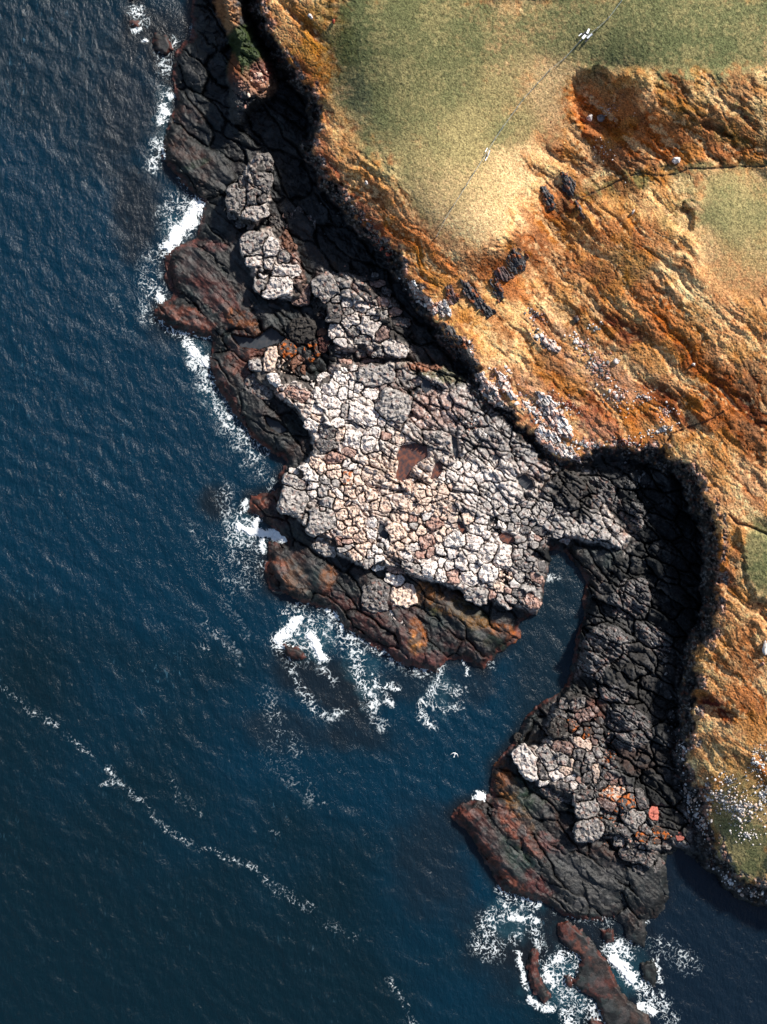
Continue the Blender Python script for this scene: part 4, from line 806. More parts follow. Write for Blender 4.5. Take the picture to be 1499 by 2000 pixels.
for poly, hg, lb in [([(340,482),(372,472),(420,502),(468,560),(505,622),(495,652),(450,640),(400,602),(350,572),(330,530)],1.0,'brown seaweed-streaked slab between the two breaking waves'),
 ([(388,472),(440,470),(500,505),(505,560),(560,640),(520,642),(470,572),(420,510)],.9,'black slab left of the pale round boulders'),
 ([(308,592),(360,590),(420,620),(442,645),(410,655),(350,640),(320,620)],.9,'reddish finger of rock reaching farthest left into the surf'),
 ([(525,1072),(590,1066),(650,1100),(667,1130),(642,1162),(570,1155),(527,1118)],.9,'rounded dark slab with orange patches under the seaward boulders'),
 ([(762,1205),(800,1192),(832,1222),(838,1290),(815,1308),(782,1270)],.9,'red and bright orange slab nose below the peach boulder'),
 ([(905,1212),(960,1216),(1016,1237),(970,1268),(920,1252)],.7,'orange weedy ledge beside the mouth of the inlet'),
 ([(850,1150),(880,1160),(930,1210),(915,1225),(870,1200),(840,1170)],.6,'olive weedy ridge in the shade below the platform'),
 ([(893,1580),(925,1572),(960,1600),(1010,1650),(1070,1720),(1085,1755),(1050,1762),(1000,1740),(945,1670),(910,1620)],1.0,'outer red and green slab of the lower reef'),
 ([(950,1578),(1003,1576),(1040,1620),(1075,1690),(1092,1742),(1072,1718),(1010,1640),(965,1598)],.9,'middle rusty slab of the lower reef'),
 ([(970,1500),(1000,1510),(1040,1585),(1092,1650),(1062,1655),(1000,1580),(975,1545)],.9,'inner gold-brown slab beside the lower boulder heap'),
 ([(320,270),(370,262),(438,300),(470,350),(440,382),(372,352),(328,310)],.9,'olive-brown slab below the sea stack'),
 ([(392,402),(440,400),(472,440),(452,466),(402,452)],.8,'smooth black slab right of the largest upper wave'),
 ([(432,700),(455,720),(505,800),(560,862),(548,885),(500,850),(450,785),(428,735)],.6,'long red-rimmed ledge left of the platform'),
 ([(1085,1660),(1130,1670),(1200,1700),(1215,1760),(1170,1780),(1120,1750),(1085,1710)],.3,'low grey wave-washed slab at the foot of the lower reef'),
 ([(1215,1690),(1262,1680),(1300,1700),(1298,1760),(1262,1790),(1240,1750)],.6,'dark weedy slab beside the lower right inlet')]:
    outcrop('reef_slab', poly, hg, 11, lb, 'rock slab', None, 45, .05, M_REEF, warp=5, group='weathered slabs of the tidal reef', noise=.14)

# ------------------------------------------------------------------ loose stones
def stone_mesh(seed, sub=1):
    import bmesh
    rs = np.random.default_rng(seed); bm = bmesh.new(); bmesh.ops.create_icosphere(bm, subdivisions=sub, radius=1)
    co = np.array([v.co[:] for v in bm.verts]); fa = np.array([[v.index for v in f.verts] for f in bm.faces]); bm.free()
    for _ in range(6):
        n = rs.normal(size=3); n /= np.linalg.norm(n); h = rs.uniform(.45, .8); d = co@n-h; co = co-np.outer(np.clip(d, 0, None), n)
    co = co*np.array([1, rs.uniform(.6, .95), rs.uniform(.45, .75)])*(1+.08*rs.normal(size=(len(co), 1)))
    return co, fa
PROTO = [stone_mesh(500+i, 2) for i in range(8)]; PROTO1 = [stone_mesh(540+i, 1) for i in range(8)]
ST = []
for (cu_, cv_, ru, rv, dg, n, lo, hi, keys, plc) in [
 (1335,1470,16,60,0,70,2,4.5,'WGDK','along the cliff edge above the lower heap'),(1345,1560,20,55,-10,110,2,4.5,'WWGP','along the cliff edge beside the stony turf'),(1400,1555,55,26,15,150,1.6,4,'WWPG','scattered on the stony turf'),
 (1445,1580,60,40,10,330,1.6,4.2,'WWWPG','scattered on the stony turf'),(1480,1490,26,34,0,110,1.6,3.6,'WWG','scattered on the stony turf'),(1375,1610,18,44,-15,90,2,4.5,'WWPK','on the spur above the inlet'),(1425,1525,30,16,20,70,1.5,3.5,'WWG','scattered on the stony turf'),
 (1492,1550,20,46,0,110,1.6,3.8,'WWG','scattered on the stony turf'),(1460,1630,40,20,0,60,1.5,3.2,'WW','scattered on the stony turf'),(1420,1715,50,12,38,90,2,4.5,'WWGD','on the lowest cliff edge'),(1470,1745,40,10,20,60,2,4.5,'WGPD','on the lowest cliff edge'),
 (1315,1400,12,60,0,40,2.5,6,'DGX','at the foot of the cove cliff'),(1300,1290,14,60,0,26,2.5,6,'DGX','at the foot of the cove cliff'),
 (1045,615,22,18,30,60,1.5,4,'WKG','in the hollow of the orange slope'),(1062,662,32,14,40,80,2,5,'WWGX','in the hollow of the orange slope'),(1165,640,18,12,0,24,2,4,'WG','on the orange slope above the cove'),(1135,670,30,14,35,60,2,4.5,'WWK','down the red stony slope'),
 (1165,715,52,26,40,170,1.8,4.5,'WKKG','down the red stony slope'),(1205,775,34,22,40,130,1.8,4.5,'WKK','down the red stony slope'),(1260,775,36,20,20,70,1.6,3.5,'WKG','down the red stony slope'),(1300,805,34,16,0,60,1.6,3.5,'WK','down the red stony slope'),
 (1295,840,44,9,-15,70,1.8,4,'WWG','along the crack above the cove'),(1105,790,40,20,40,90,1.5,3.8,'KWR2','down the red stony slope'),(1040,800,60,14,48,140,2,5,'WKGW','along the cliff edge above the platform'),(1150,868,50,13,8,120,2,5,'WKKG','along the cliff edge above the cove'),
 (1225,865,40,14,0,90,1.8,4.2,'WKR2','along the cliff edge above the cove'),(975,745,26,30,50,60,2,4.5,'WKP','along the cliff edge above the platform'),(920,680,14,12,30,30,2,4.5,'KWG','beside the grey crumbling outcrop'),
 (690,405,66,9,48,90,2.5,6,'GDKX','along the cliff edge above the shadowed gully'),(738,470,30,12,42,50,2,5,'R2KG','along the cliff edge above the shadowed gully'),(815,570,46,10,45,70,2.2,5,'WGK','along the cliff edge above the shadowed gully'),
 (1190,215,50,40,30,40,1.2,2.6,'WKP','in the brown hollow of the pasture'),(1180,300,60,30,20,50,1.2,2.6,'KWR2','in the brown hollow of the pasture'),
 (845,1000,46,52,30,230,1.8,4,'PPWK','between the boulders of the platform'),(800,960,60,30,30,120,1.5,3.5,'PWK','between the boulders of the platform'),(1000,1120,50,40,30,90,1.8,4,'GKW','between the boulders of the platform'),(760,800,80,40,20,110,1.8,4,'WGK','between the boulders of the platform'),
 (920,830,50,40,30,90,1.8,4,'WGK','between the boulders of the platform'),(1190,1470,30,36,0,130,1.8,4.2,'KGXO','in the rubble of the lower heap'),(1200,1600,50,50,30,130,1.8,4.5,'GDOK','in the rubble of the lower heap'),(1230,1640,50,20,20,70,1.8,4,'GDK','in the rubble of the lower heap'),
 (1240,940,60,40,10,70,2,5.5,'DGX','in the shaded cove'),(1230,1180,60,80,0,90,2,5.5,'DXG','in the shaded cove'),(700,600,80,70,20,180,2,5,'GWDK','below the long cliff'),(650,430,60,60,40,60,1.5,4,'DGX','on the dark floor below the cliff'),
 (510,150,24,26,0,60,2,6,'R2KP','on top of the sea stack'),(470,190,16,30,0,30,2,5,'GKD','on top of the sea stack')]:
    kk = []; i = 0
    while i < len(keys):
        if keys[i:i+2] == 'R2': kk.append('red'); i += 2
        else: kk.append(dict(W='white', G='grey', D='greyd', K='pink', P='peachw', X='dark2', O='orange_d')[keys[i]]); i += 1
    for _ in range(n):
        r = abs(RNG.normal(0, .52)); t = RNG.uniform(0, 6.283); x, y = r*math.cos(t)*ru, r*math.sin(t)*rv
        c_, s_ = math.cos(math.radians(dg)), math.sin(math.radians(dg))
        ST.append((cu_+x*c_-y*s_, cv_+x*s_+y*c_, lo+(hi-lo)*RNG.random()**2.5, kk[RNG.integers(len(kk))], plc))
def onpool(u, v): return any((abs(u-np.mean([q[0] for q in p])) < 30 and abs(v-np.mean([q[1] for q in p])) < 34 and sdf(p, np.array([u]), np.array([v]))[0] > -2) for p, _, _ in POOLS)
ST = [s for s in ST if not onpool(s[0], s[1])]
ST.sort(key=lambda s: -s[2])
def stone_geo(s, protos, rs):
    co, fa = protos[rs.integers(len(protos))]; a = rs.uniform(0, 6.283); R = np.array([[math.cos(a), -math.sin(a), 0], [math.sin(a), math.cos(a), 0], [0, 0, 1]])
    # bedded in the ground: lowest of four samples
    u, v, r = s[0], s[1], s[2]; z = float(np.mean([hz(u+dx, v+dy) for dx, dy in ((-2, 0), (2, 0), (0, 2), (0, -2))]))
    return (co*(r*.1))@R.T, fa, np.array(world(u, v, z+.02*r))
rs = np.random.default_rng(9)
TONE = dict(white='white', grey='grey', greyd='dark grey', pink='pinkish', peachw='cream', dark2='black', orange_d='orange-brown', red='red')
_cnt = {}; _ord = {}
for k, s in sorted(enumerate(ST[:290]), key=lambda q: q[1][0]):
    key = (s[3], s[4]); _ord[k] = _cnt.get(key, 0); _cnt[key] = _ord[k]+1
for k, s in enumerate(ST[:290]):
    co, fa, p = stone_geo(s, PROTO, rs)
    c = np.clip(C[s[3]]*(1+rs.uniform(-.2, .15))*np.ones((len(co), 3), np.float32)*(1+.12*rs.normal(size=(len(co), 1))), .01, .75)
    o = link('stone', mesh_from('stone', co, fa, M_ROCK, c, np.full(len(c), .9, np.float32), smooth=False), label=f'{TONE[s[3]]} loose stone {s[4]}'+(f', {ORD[_ord[k]]} from left' if _cnt[(s[3], s[4])] > 1 and _ord[k] < len(ORD) else ''), category='stone', group=f'{TONE[s[3]]} loose stones {s[4]}'); o.location = p
vs = []; fs = []; cs = []; n = 0
for s in ST[290:]:
    co, fa, p = stone_geo(s, PROTO1, rs); vs.append(co+p); fs.append(fa+n); n += len(co); cs.append(np.clip(C[s[3]]*(1+rs.uniform(-.25, .15))*np.ones((len(co), 3)), .01, .75))
link('scree', mesh_from('scree', np.concatenate(vs), np.concatenate(fs), M_ROCK, np.concatenate(cs), np.full(n, .9, np.float32), smooth=False), kind='stuff', label='small pale stones and rubble strewn over slopes and platform', category='scree')

def traced_stone(name, u, v, a, b, deg, key, label, cat='boulder', hgt=.7, seed=0):
    co, fa = stone_mesh(seed+600, 3); n = perlin(co[:, 0]*2+seed, co[:, 1]*2, 7); co = co*(1+.12*n)[:, None]
    t = -math.radians(deg); R = np.array([[math.cos(t), -math.sin(t), 0], [math.sin(t), math.cos(t), 0], [0, 0, 1]])
    co = (co/np.abs(co).max(0)*np.array([a*.1, b*.1, hgt]))@R.T; p = np.array(world(u, v, float(hz(u, v))+hgt*.25))
    c = rock_tone(u+co[:, 0]*10, v+co[:, 1]*10, np.zeros((len(co), 3), np.float32)+C[key], seed, .3)
    o = link(name, mesh_from(name, co, fa, M_ROCK, np.clip(c, .01, .78), np.full(len(c), .85, np.float32)), label=label, category=cat); o.location = p
traced_stone('boulder', 1322, 313, 8.5, 6.5, 0, 'white', 'brilliant white boulder beside the little stream', seed=1, hgt=.8)
traced_stone('boulder', 1153, 230, 7, 6.5, 0, 'white', 'left one of two pale boulders in the brown hollow', seed=2)
traced_stone('boulder', 1173, 230, 8.5, 8, 0, 'grey', 'right one of two pale boulders in the brown hollow', seed=3)
traced_stone('boulder', 606, 31, 8, 3.8, 50, 'white', 'crescent-shaped white rock on the golden slope by the sea stack', seed=4)
traced_stone('boulder', 747, 485, 6, 3.5, -40, 'salmon', 'bright red rock lying at the foot of the dark gully cliff', seed=5)
traced_stone('boulder', 758, 497, 5, 4, 20, 'salmon', 'pale red rock just right of the bright red one', seed=6)
traced_stone('boulder', 1127, 622, 6.5, 8.5, -10, 'greyd', 'lone dark boulder on the orange slope above the stones', seed=7)
traced_stone('boulder', 1205, 705, 6.5, 6, 0, 'white', 'white boulder apart on the right of the red stony slope', seed=8)
traced_stone('boulder', 1355, 712, 4, 3, 0, 'white', 'small white stone alone on the right-hand ridge', seed=9)
traced_stone('boulder', 1237, 414, 3, 6, 30, 'white', 'thin white stone on the tan slope below the stream', seed=10)
traced_stone('boulder', 1496, 1265, 7, 14, 0, 'white', 'tall white rock at the right edge of the photograph', seed=11)
traced_stone('boulder', 1490, 1296, 5, 5, 0, 'pink', 'small pink boulder below the tall white rock', seed=12)
traced_stone('boulder', 652, 42, 3, 5, 0, 'salmon', 'small red stone on the grey-green slope beside the pasture', seed=13)
traced_stone('boulder', 716, 357, 3.5, 3.5, 0, 'white', 'white pebble-like stone on the rusty slope under the pasture', seed=14)

# ------------------------------------------------------------------ foam of the breaking waves
def foam_material():
    m = bpy.data.materials.new('sea_foam'); m.use_nodes = True; n = m.node_tree; b = n.nodes['Principled BSDF']
    at = n.nodes.new('ShaderNodeAttribute'); at.attribute_name = 'Col'; n.links.new(at.outputs['Color'], b.inputs['Base Color']); b.inputs['Roughness'].default_value = .8; n.links.new(at.outputs['Alpha'], b.inputs['Alpha'])
    b.inputs['Specular IOR Level'].default_value = .2
    return m
M_FOAM = foam_material()
FO = [('white surf bursting on the black rocks at upper left', [([(385,398),(378,425),(355,448),(328,484)],17,1.15),([(348,440),(335,425),(350,400)],32,.55),([(300,500),(290,540),(300,600)],26,.38),([(330,470),(316,500)],14,.6)]),
 ('chain of small white breakers along the top left rocks', [([(325,222),(316,240)],11,.95),([(320,228),(318,210)],18,.62),([(345,226),(338,232)],7,.95),([(318,292),(320,300)],9,1.05),([(310,278),(305,300),(300,325)],18,.6),([(335,190),(330,185)],9,.9),([(325,175),(322,190)],18,.45),([(318,115),(322,135)],20,.55),([(262,22),(272,20)],13,.75),([(262,60),(270,55)],7,.95),([(283,82),(279,80)],6,.95),([(285,45),(262,48)],10,.5),([(338,75),(343,85)],9,.7),([(375,60),(372,75)],12,.45),([(395,388),(380,365),(350,345)],10,.5)]),
 ('foam patch at the left finger of rock', [([(308,578),(318,585)],12,.98),([(300,560),(318,610)],22,.58),([(310,625),(335,645),(352,652)],12,.65),([(290,590),(290,620)],20,.45)]),
 ('surf pouring off the rocks above the long ledge', [([(355,655),(385,652),(412,660)],6,.85),([(362,662),(375,685),(395,705)],13,.98),([(400,700),(405,712)],10,1.05),([(375,700),(395,725)],16,.62)]),
 ('lacy foam running along the long ledge', [([(400,735),(425,790),(455,835),(482,862),(505,885)],22,.58),([(430,790),(470,850)],34,.42),([(480,900),(530,940),(530,950)],16,.4)]),
 ('fan of white water shooting from the cleft in the reef', [([(558,1054),(525,1042),(492,1038),(470,1034)],11,1.15),([(515,1045),(500,1030),(505,1015)],9,1.1),([(480,1030),(465,1025),(460,1050)],32,.62),([(515,1055),(515,1072)],8,.95),([(480,980),(474,1000)],7,.85),([(440,960),(450,1010)],20,.42),([(455,1065),(480,1100),(490,1130)],26,.4),([(490,1065),(505,1100)],18,.45)]),
 ('largest white burst over the submerged rock below the platform', [([(542,1252),(560,1232),(585,1212)],13,1.12),([(545,1260),(575,1268)],8,.85),([(605,1240),(618,1262),(628,1285)],14,1.12),([(600,1230),(580,1260)],44,.55),([(640,1192),(660,1205),(668,1225)],8,.85),([(600,1205),(640,1225),(680,1250)],30,.5),([(560,1195),(600,1190)],16,.5)]),
 ('net of foam trailing down from the platform point', [([(690,1255),(700,1300),(712,1340),(730,1378)],17,.66),([(675,1240),(720,1260),(745,1275)],18,.55),([(735,1340),(765,1340),(778,1345)],7,.75),([(730,1320),(748,1350),(765,1375)],9,.6),([(760,1280),(800,1300),(830,1315)],20,.42),([(715,1380),(750,1420)],14,.45)]),
 ('crescent of thin foam below the largest burst', [([(570,1305),(590,1350),(615,1385),(645,1402),(665,1390)],12,.52),([(630,1310),(650,1330)],12,.48),([(520,1360),(545,1420),(580,1460)],22,.3)]),
 ('branching foam strands at the mouth of the inlet', [([(862,1300),(858,1330),(835,1360),(822,1385),(835,1415),(845,1420)],10,.66),([(840,1365),(870,1385),(900,1380)],12,.5),([(870,1340),(900,1350)],18,.42),([(900,1285),(910,1300),(912,1320)],5,.7),([(940,1295),(955,1290),(965,1300)],10,.45),([(1065,1120),(1078,1130)],14,.56)]),
 ('small solid white splash beside the lower reef', [([(935,1556),(945,1558)],11,1.1),([(946,1566),(945,1574)],5,1.0)]),
 ('swirling foam off the end of the lower reef', [([(975,1735),(1000,1752),(1050,1766)],9,.75),([(950,1800),(985,1775),(1030,1765)],22,.55),([(960,1820),(940,1840),(965,1855)],26,.55),([(985,1795),(1030,1790),(1050,1800)],8,.75),([(1030,1800),(1050,1830),(1060,1850)],14,.6),([(1090,1775),(1140,1790),(1190,1800)],14,.48),([(1150,1790),(1190,1765)],14,.4),([(1000,1835),(1020,1815)],14,.5)]),
 ('white water filling the gap between the low skerries', [([(1065,1890),(1070,1912),(1082,1925)],10,1.0),([(1070,1880),(1100,1865),(1130,1868)],16,.72),([(1090,1900),(1110,1925),(1125,1900)],26,.62),([(1012,1862),(1018,1890),(1030,1930)],6,.85),([(1035,1950),(1050,1965)],8,.95),([(1065,1965),(1080,1970)],8,.9),([(1100,1935),(1120,1960),(1150,1970)],22,.58),([(1105,1980),(1120,2010)],16,.85),([(1150,1975),(1190,2000)],24,.55)]),
 ('bright foam burst on the right of the low skerries', [([(1195,1870),(1215,1890),(1235,1912)],14,1.15),([(1190,1850),(1215,1850),(1225,1865)],18,.72),([(1240,1915),(1262,1935),(1282,1960)],18,.72),([(1255,1965),(1275,1975)],10,.95),([(1280,1880),(1290,1915)],9,.7),([(1290,1850),(1330,1870),(1345,1885)],26,.4),([(1290,1950),(1310,1990)],20,.55),([(1230,1850),(1250,1835)],14,.5)]),
 ('thin white splash beside the dark skerry', [([(1230,1738),(1243,1758)],4,.9),([(1248,1765),(1256,1785)],7,1.1),([(1258,1790),(1262,1800)],8,.6)]),
 ('long line of drifting foam across the open sea', [([(-20,1330),(30,1360),(60,1390),(110,1415)],9,0.31),([(85,1408),(108,1416)],5,0.44),([(130,1435),(160,1460),(185,1482)],6,0.35),([(215,1500),(222,1522),(250,1540),(270,1560)],9,0.46),([(200,1535),(225,1525)],6,0.46),([(280,1565),(305,1600),(340,1632),(370,1645)],9,0.33),([(355,1640),(368,1648)],5,0.48),([(385,1655),(430,1665),(460,1680),(500,1700)],8,0.39),([(510,1705),(550,1745),(600,1770)],12,0.31),([(330,1515),(350,1560),(390,1590)],14,0.20),([(620,1790),(690,1830)],12,0.23)]),
 ('short foam streak near the bottom of the sea', [([(758,1915),(775,1935),(800,1975),(810,2010)],9,0.35),([(525,1620),(545,1625)],5,0.44),([(770,1925),(782,1945)],4,0.44)]),
 ('faint foam streaks drifting left of the reef', [([(400,1215),(440,1250),(470,1290)],14,0.24),([(390,1262),(410,1270)],8,0.35),([(440,1180),(480,1240)],16,0.21),([(380,1040),(420,1100),(470,1160)],22,0.24),([(210,560),(230,600),(260,650)],18,0.18),([(520,1460),(560,1510),(620,1560)],26,0.21),([(660,1500),(690,1510)],8,0.24)])]
for lb, strokes in FO:
    P = np.concatenate([np.array(s[0], float) for s in strokes]); mw = max(s[1] for s in strokes)*1.6
    U_, V_ = np.meshgrid(np.arange(P[:, 0].min()-mw, P[:, 0].max()+mw, .7), np.arange(P[:, 1].min()-mw, P[:, 1].max()+mw, .7))
    U_ = U_.astype(np.float32); V_ = V_.astype(np.float32)
    wx = U_+7*fbm(U_/24, V_/24, 3, 401); wy = V_+7*fbm(U_/24, V_/24, 3, 402)
    D = np.zeros(U_.shape, np.float32)
    for pts, wd, inten in strokes:
        for p, q in zip(pts[:-1], pts[1:]):
            ex, ey = q[0]-p[0], q[1]-p[1]; t = np.clip(((wx-p[0])*ex+(wy-p[1])*ey)/(ex*ex+ey*ey), 0, 1)
            d = np.hypot(wx-p[0]-t*ex, wy-p[1]-t*ey)/wd
            D = np.maximum(D, inten*np.clip(1.35-d, 0, 1)**.75*(d < 1.35))
    lx = U_+8*fbm(U_/16, V_/16, 3, 403); ly = V_+8*fbm(U_/16, V_/16, 3, 404)
    Dn = D+.30*fbm(U_/22, V_/22, 3, 409)+.10*perlin(U_/4, V_/4, 412)
    p1 = np.abs(perlin(lx/14, ly/14, 405)); p2 = np.abs(perlin(lx/7, ly/7, 406)); p3 = np.abs(perlin(lx/3.6, ly/3.6, 407)); br_ = perlin(U_/5, V_/5, 413)
    q = np.clip(Dn, 0, 1.2)
    val = np.maximum.reduce([.19*q**1.3-p1+.05*br_-.012, .22*(q-.10)-p2+.06*br_-.015, .26*(q-.38)-p3+.05*br_-.02, (Dn-.90)*1.2])
    val = val+.022*perlin(U_/1.8, V_/1.8, 408)
    ok = (val > -.045) & (D > .12)
    gl = ground_at(U_, V_)(GH)
    ok &= (gl < .30+.5*(D > .95)+.35*(perlin(U_/5, V_/5, 410) > .25)*(D > .4))
    if ok.sum() < 20: continue
    z = np.maximum(gl+.04, .035)+.28*sm((D-.7)/.4)*sm(val*4)+.05*perlin(U_/3, V_/3, 411)*sm(D)
    z = np.maximum(z, .03)+.16*np.clip(bil(swell.astype(np.float32)/.16, 0, 0, 1, np.interp(U_, su, np.arange(len(su))), np.interp(V_, sv, np.arange(len(sv)))), -.2, 1)+.02
    x, y, h = world(U_, V_, z)
    t = sm(val/.07+.1); col = mixc(np.zeros(U_.shape+(3,), np.float32)+np.array([.40, .50, .54], np.float32), np.array([.74, .76, .76], np.float32), t); alp = np.clip(.16+.9*sm((val+.045)/.12)**1.3, 0, 1)*np.clip(.2+1.05*D, 0, 1)
    vv = np.stack([x.ravel(), y.ravel(), h.ravel()], 1)
    v, f, c, al = compact(vv, grid_faces(ok, 3), col.reshape(-1, 3), alp.ravel().astype(np.float32)); o0 = np.array([v[:, 0].mean(), v[:, 1].mean(), 0])
    o = link('sea_foam', mesh_from('sea_foam', v-o0, f, M_FOAM, c, al), kind='stuff', label=lb, category='foam'); o.location = o0

# ------------------------------------------------------------------ simple materials for small things
def plain(name, col, rough=.7, nz=.25, scale=14):
    m = bpy.data.materials.new(name); m.use_nodes = True; n = m.node_tree; b = n.nodes['Principled BSDF']
    tc = n.nodes.new('ShaderNodeTexCoord'); z = n.nodes.new('ShaderNodeTexNoise'); z.inputs['Scale'].default_value = scale; z.inputs['Detail'].default_value = 4
    mr = n.nodes.new('ShaderNodeMapRange'); mr.inputs[3].default_value = 1-nz; mr.inputs[4].default_value = 1+nz
    vm = n.nodes.new('ShaderNodeVectorMath'); vm.operation = 'SCALE'; vm.inputs[0].default_value = col
    n.links.new(tc.outputs['Object'], z.inputs['Vector']); n.links.new(z.outputs[0], mr.inputs[0]); n.links.new(mr.outputs[0], vm.inputs['Scale']); n.links.new(vm.outputs[0], b.inputs['Base Color'])
    b.inputs['Roughness'].default_value = rough
    return m
M_WOOD = plain('weathered_wood', (.34, .34, .32)); M_WIRE = plain('galvanised_wire', (.42, .48, .46), .4); M_WHITE = plain('white_feathers', (.8, .8, .78), .8, .05); M_BLACK = plain('dark_gap_shade', (.02, .02, .022)); M_BEAK = plain('yellow_beak', (.6, .35, .05))
M_BOARD = plain('whitewashed_board', (.72, .74, .76), .6, .1)

def tube(pts, rad, sides=6, cap=True):
    pts = np.array(pts, float); rad = np.broadcast_to(rad, (len(pts),)); vs = []; fs = []
    for i, p in enumerate(pts):
        t = pts[min(i+1, len(pts)-1)]-pts[max(i-1, 0)]; t = t/np.linalg.norm(t); a = np.cross(t, [0, 0, 1] if abs(t[2]) < .9 else [1, 0, 0]); a /= np.linalg.norm(a); b = np.cross(t, a)
        for k in range(sides):
            an = 2*math.pi*k/sides; vs.append(p+rad[i]*(a*math.cos(an)+b*math.sin(an)))
    n = len(pts)
    for i in range(n-1):
        for k in range(sides): fs.append([i*sides+k, i*sides+(k+1) % sides, (i+1)*sides+(k+1) % sides, (i+1)*sides+k])
    if cap: fs.append(list(range(sides))[::-1]); fs.append([(n-1)*sides+k for k in range(sides)])
    return vs, fs
def py_mesh(name, geo, mat, smooth=False):
    me = bpy.data.meshes.new(name); vs = []; fs = []
    for v, f in geo:
        k = len(vs); vs += [tuple(p) for p in v]; fs += [[i+k for i in q] for q in f]
    me.from_pydata(vs, [], fs); me.materials.append(mat)
    if smooth: me.polygons.foreach_set('use_smooth', [True]*len(me.polygons))
    me.update(); return me
def box(c, s, rz=0, ry=0):
    x, y, z = s; P = np.array([(i*x/2, j*y/2, k*z/2) for i in (-1, 1) for j in (-1, 1) for k in (-1, 1)])
    c1, s1 = math.cos(ry), math.sin(ry); P = P@np.array([[c1, 0, -s1], [0, 1, 0], [s1, 0, c1]])
    c2, s2 = math.cos(rz), math.sin(rz); P = P@np.array([[c2, s2, 0], [-s2, c2, 0], [0, 0, 1]])
    return [tuple(p+np.array(c)) for p in P], [[0, 1, 3, 2], [4, 6, 7, 5], [0, 4, 5, 1], [2, 3, 7, 6], [0, 2, 6, 4], [1, 5, 7, 3]]

# ------------------------------------------------------------------ the wire fence down the pasture
FP = [(1222,-8),(1188,38),(1166,58),(1131,83),(1101,117),(1072,140),(1048,166),(1022,195),(1010,213),(983,250),(968,272),(951,300),(926,338),(912,362),(886,402),(869,430),(853,462)]
fw = bpy.data.objects.new('wire_fence', None); COL.objects.link(fw)
fw['label'] = 'old wire fence with leaning posts running down the pasture to the cliff'; fw['category'] = 'fence'
fb = np.array(world(FP[8][0], FP[8][1], float(hz(*FP[8])))); fw.location = fb
tops = []
for i, (u, v) in enumerate(FP):
    p = np.array(world(u, v, float(hz(u, v)))); t = p+np.array([RNG.uniform(-.12, .12), RNG.uniform(-.12, .12), 1.25]); tops.append((p, t))
    link('fence_post', py_mesh('fence_post', [tube([p-np.array([0, 0, .3])-fb, t-fb], [.085, .07], 7)], M_WOOD), fw)
for hh in (.5, .85, 1.2):
    L_ = []
    for (p, t), (p2, t2) in zip(tops[:-1], tops[1:]):
        A = p+(t-p)*hh/1.25; Bq = p2+(t2-p2)*hh/1.25
        for k in range(4): s = k/4; L_.append(A+(Bq-A)*s-np.array([0, 0, .12*4*s*(1-s)*.5])-fb+np.array([.06, .03, 0]))
    L_.append(tops[-1][1]-fb)
    link('fence_wire', py_mesh('fence_wire', [tube(L_, .011, 4)], M_WIRE), fw)
def boards(name, u, v, lb, cat, lst, extra=None):
    g = float(hz(u, v)); b0 = np.array(world(u, v, g)); r = bpy.data.objects.new(name, None); COL.objects.link(r); r.location = b0; r['label'] = lb; r['category'] = cat
    for nm, dx, dy, dz, lx, ly, lz, rz, ry, mt in lst: link(nm, py_mesh(nm, [box((dx, dy, dz), (lx, ly, lz), math.radians(rz), math.radians(ry))], mt), r)
boards('fence_stile', 1143, 72, 'white wooden stile with dark gaps straddling the wire fence', 'stile',
 [('board', .45, .75, .75, .95, .36, .06, 65, 8, M_BOARD), ('board', .75, -.05, .55, 1.15, .32, .06, 38, -6, M_BOARD), ('board', -.25, -.2, .65, .95, .45, .06, 50, 10, M_BOARD), ('board', -.9, .25, .4, .7, .16, .05, 40, 0, M_BOARD), ('board', -.3, .45, .5, 1.0, .22, .05, 42, 0, M_BLACK), ('board', .2, .15, .35, 1.3, .3, .05, 42, 0, M_BLACK), ('board', .35, -.65, .2, .9, .25, .05, 40, 0, M_BLACK),  # black boards stand in for the shaded gaps between the white ones
  ('leg', .6, .9, .35, .1, .1, .7, 0, 0, M_WOOD), ('leg', -.5, -.3, .3, .1, .1, .6, 0, 0, M_WOOD), ('leg', 1.1, .2, .28, .1, .1, .56, 0, 0, M_WOOD)])
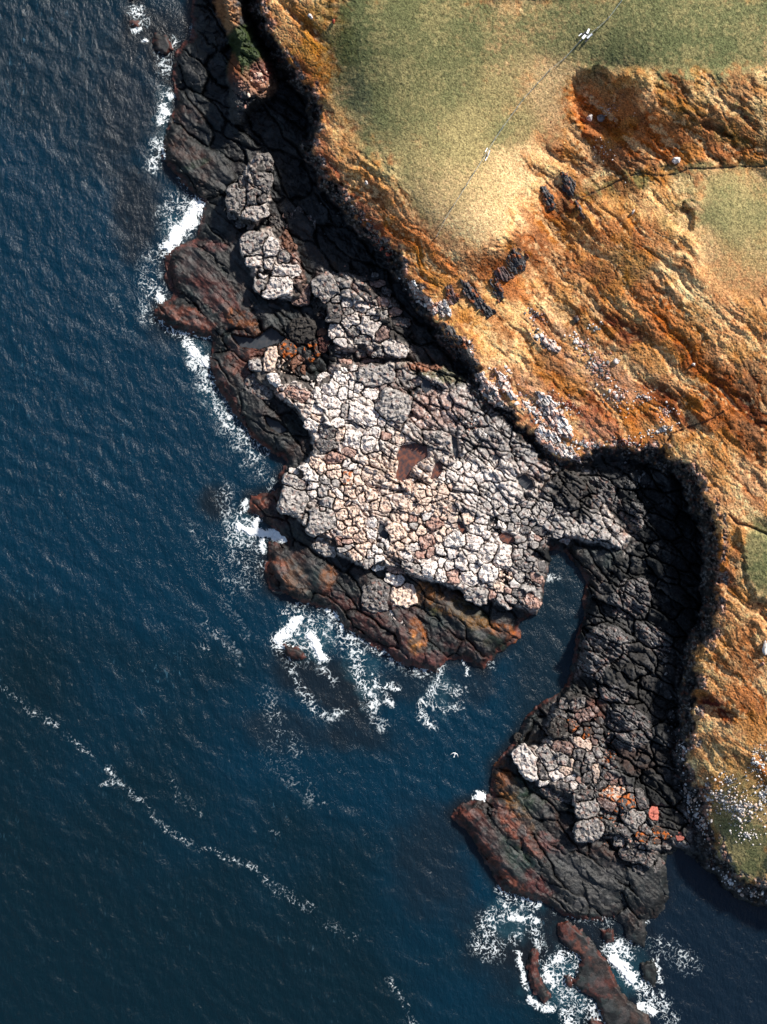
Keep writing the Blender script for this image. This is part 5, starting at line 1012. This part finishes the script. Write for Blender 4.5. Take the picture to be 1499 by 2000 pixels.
boards('fence_brace', 952, 304, 'pale broken boards leaning on the lower part of the fence', 'boards', [('board', -.2, .9, .5, 1.0, .14, .06, 62, 20, M_BOARD), ('board', .25, .3, .6, 1.1, .2, .06, 70, -12, M_BOARD), ('board', -.1, -.5, .4, 1.2, .16, .06, 62, 10, M_BOARD), ('leg', .1, 0, .35, .1, .1, .7, 0, 0, M_WOOD)])

# ------------------------------------------------------------------ the gull over the water
def wing(side):
    pts = [(0, .08, 0, .17), (.18, .20, .05, .17), (.38, .16, .08, .14), (.58, -.06, .05, .10), (.72, -.28, .02, .05), (.76, -.36, .01, .02)]
    vs = []; fs = []
    for x, y, z, c in pts:
        vs += [(side*x, y+c*.5, z), (side*x, y+c*.1, z+.022), (side*x, y-c, z), (side*x, y, z-.012)]
    for i in range(len(pts)-1):
        for k in range(4): a = i*4+k; b = i*4+(k+1) % 4; fs.append([a, b, b+4, a+4])
    fs += [[0, 1, 2, 3], [20, 23, 22, 21]]
    return vs, fs
gl_ = bpy.data.objects.new('gull', None); COL.objects.link(gl_); gl_['label'] = 'white gull gliding with bent wings above the dark water'; gl_['category'] = 'gull'
gx_, gy_, gz_ = world(889, 1473, 9.0); gl_.location = (gx_, gy_, gz_); gl_.rotation_euler = (0, 0, math.radians(-18)); gl_.scale = (1, 1, 1)
body = py_mesh('body', [tube([(0, .36, .01), (0, .30, .02), (0, .20, .0), (0, .05, -.01), (0, -.15, 0), (0, -.30, .01), (0, -.38, .01)], [.02, .055, .065, .085, .075, .04, .02], 10)], M_WHITE, True)
link('body', body, gl_)
for s in (-1, 1): link('wing', py_mesh('wing', [wing(s)], M_WHITE, True), gl_)
link('tail', py_mesh('tail', [([(-.04, -.3, .012), (.04, -.3, .012), (.1, -.62, .01), (-.1, -.62, .01), (-.04, -.3, -.005), (.04, -.3, -.005), (.1, -.62, 0), (-.1, -.62, 0)], [[0, 1, 2, 3], [7, 6, 5, 4], [0, 4, 5, 1], [1, 5, 6, 2], [2, 6, 7, 3], [3, 7, 4, 0]])], M_WHITE), gl_)
link('beak', py_mesh('beak', [tube([(0, .36, .01), (0, .43, 0)], [.018, .004], 6)], M_BEAK), gl_)
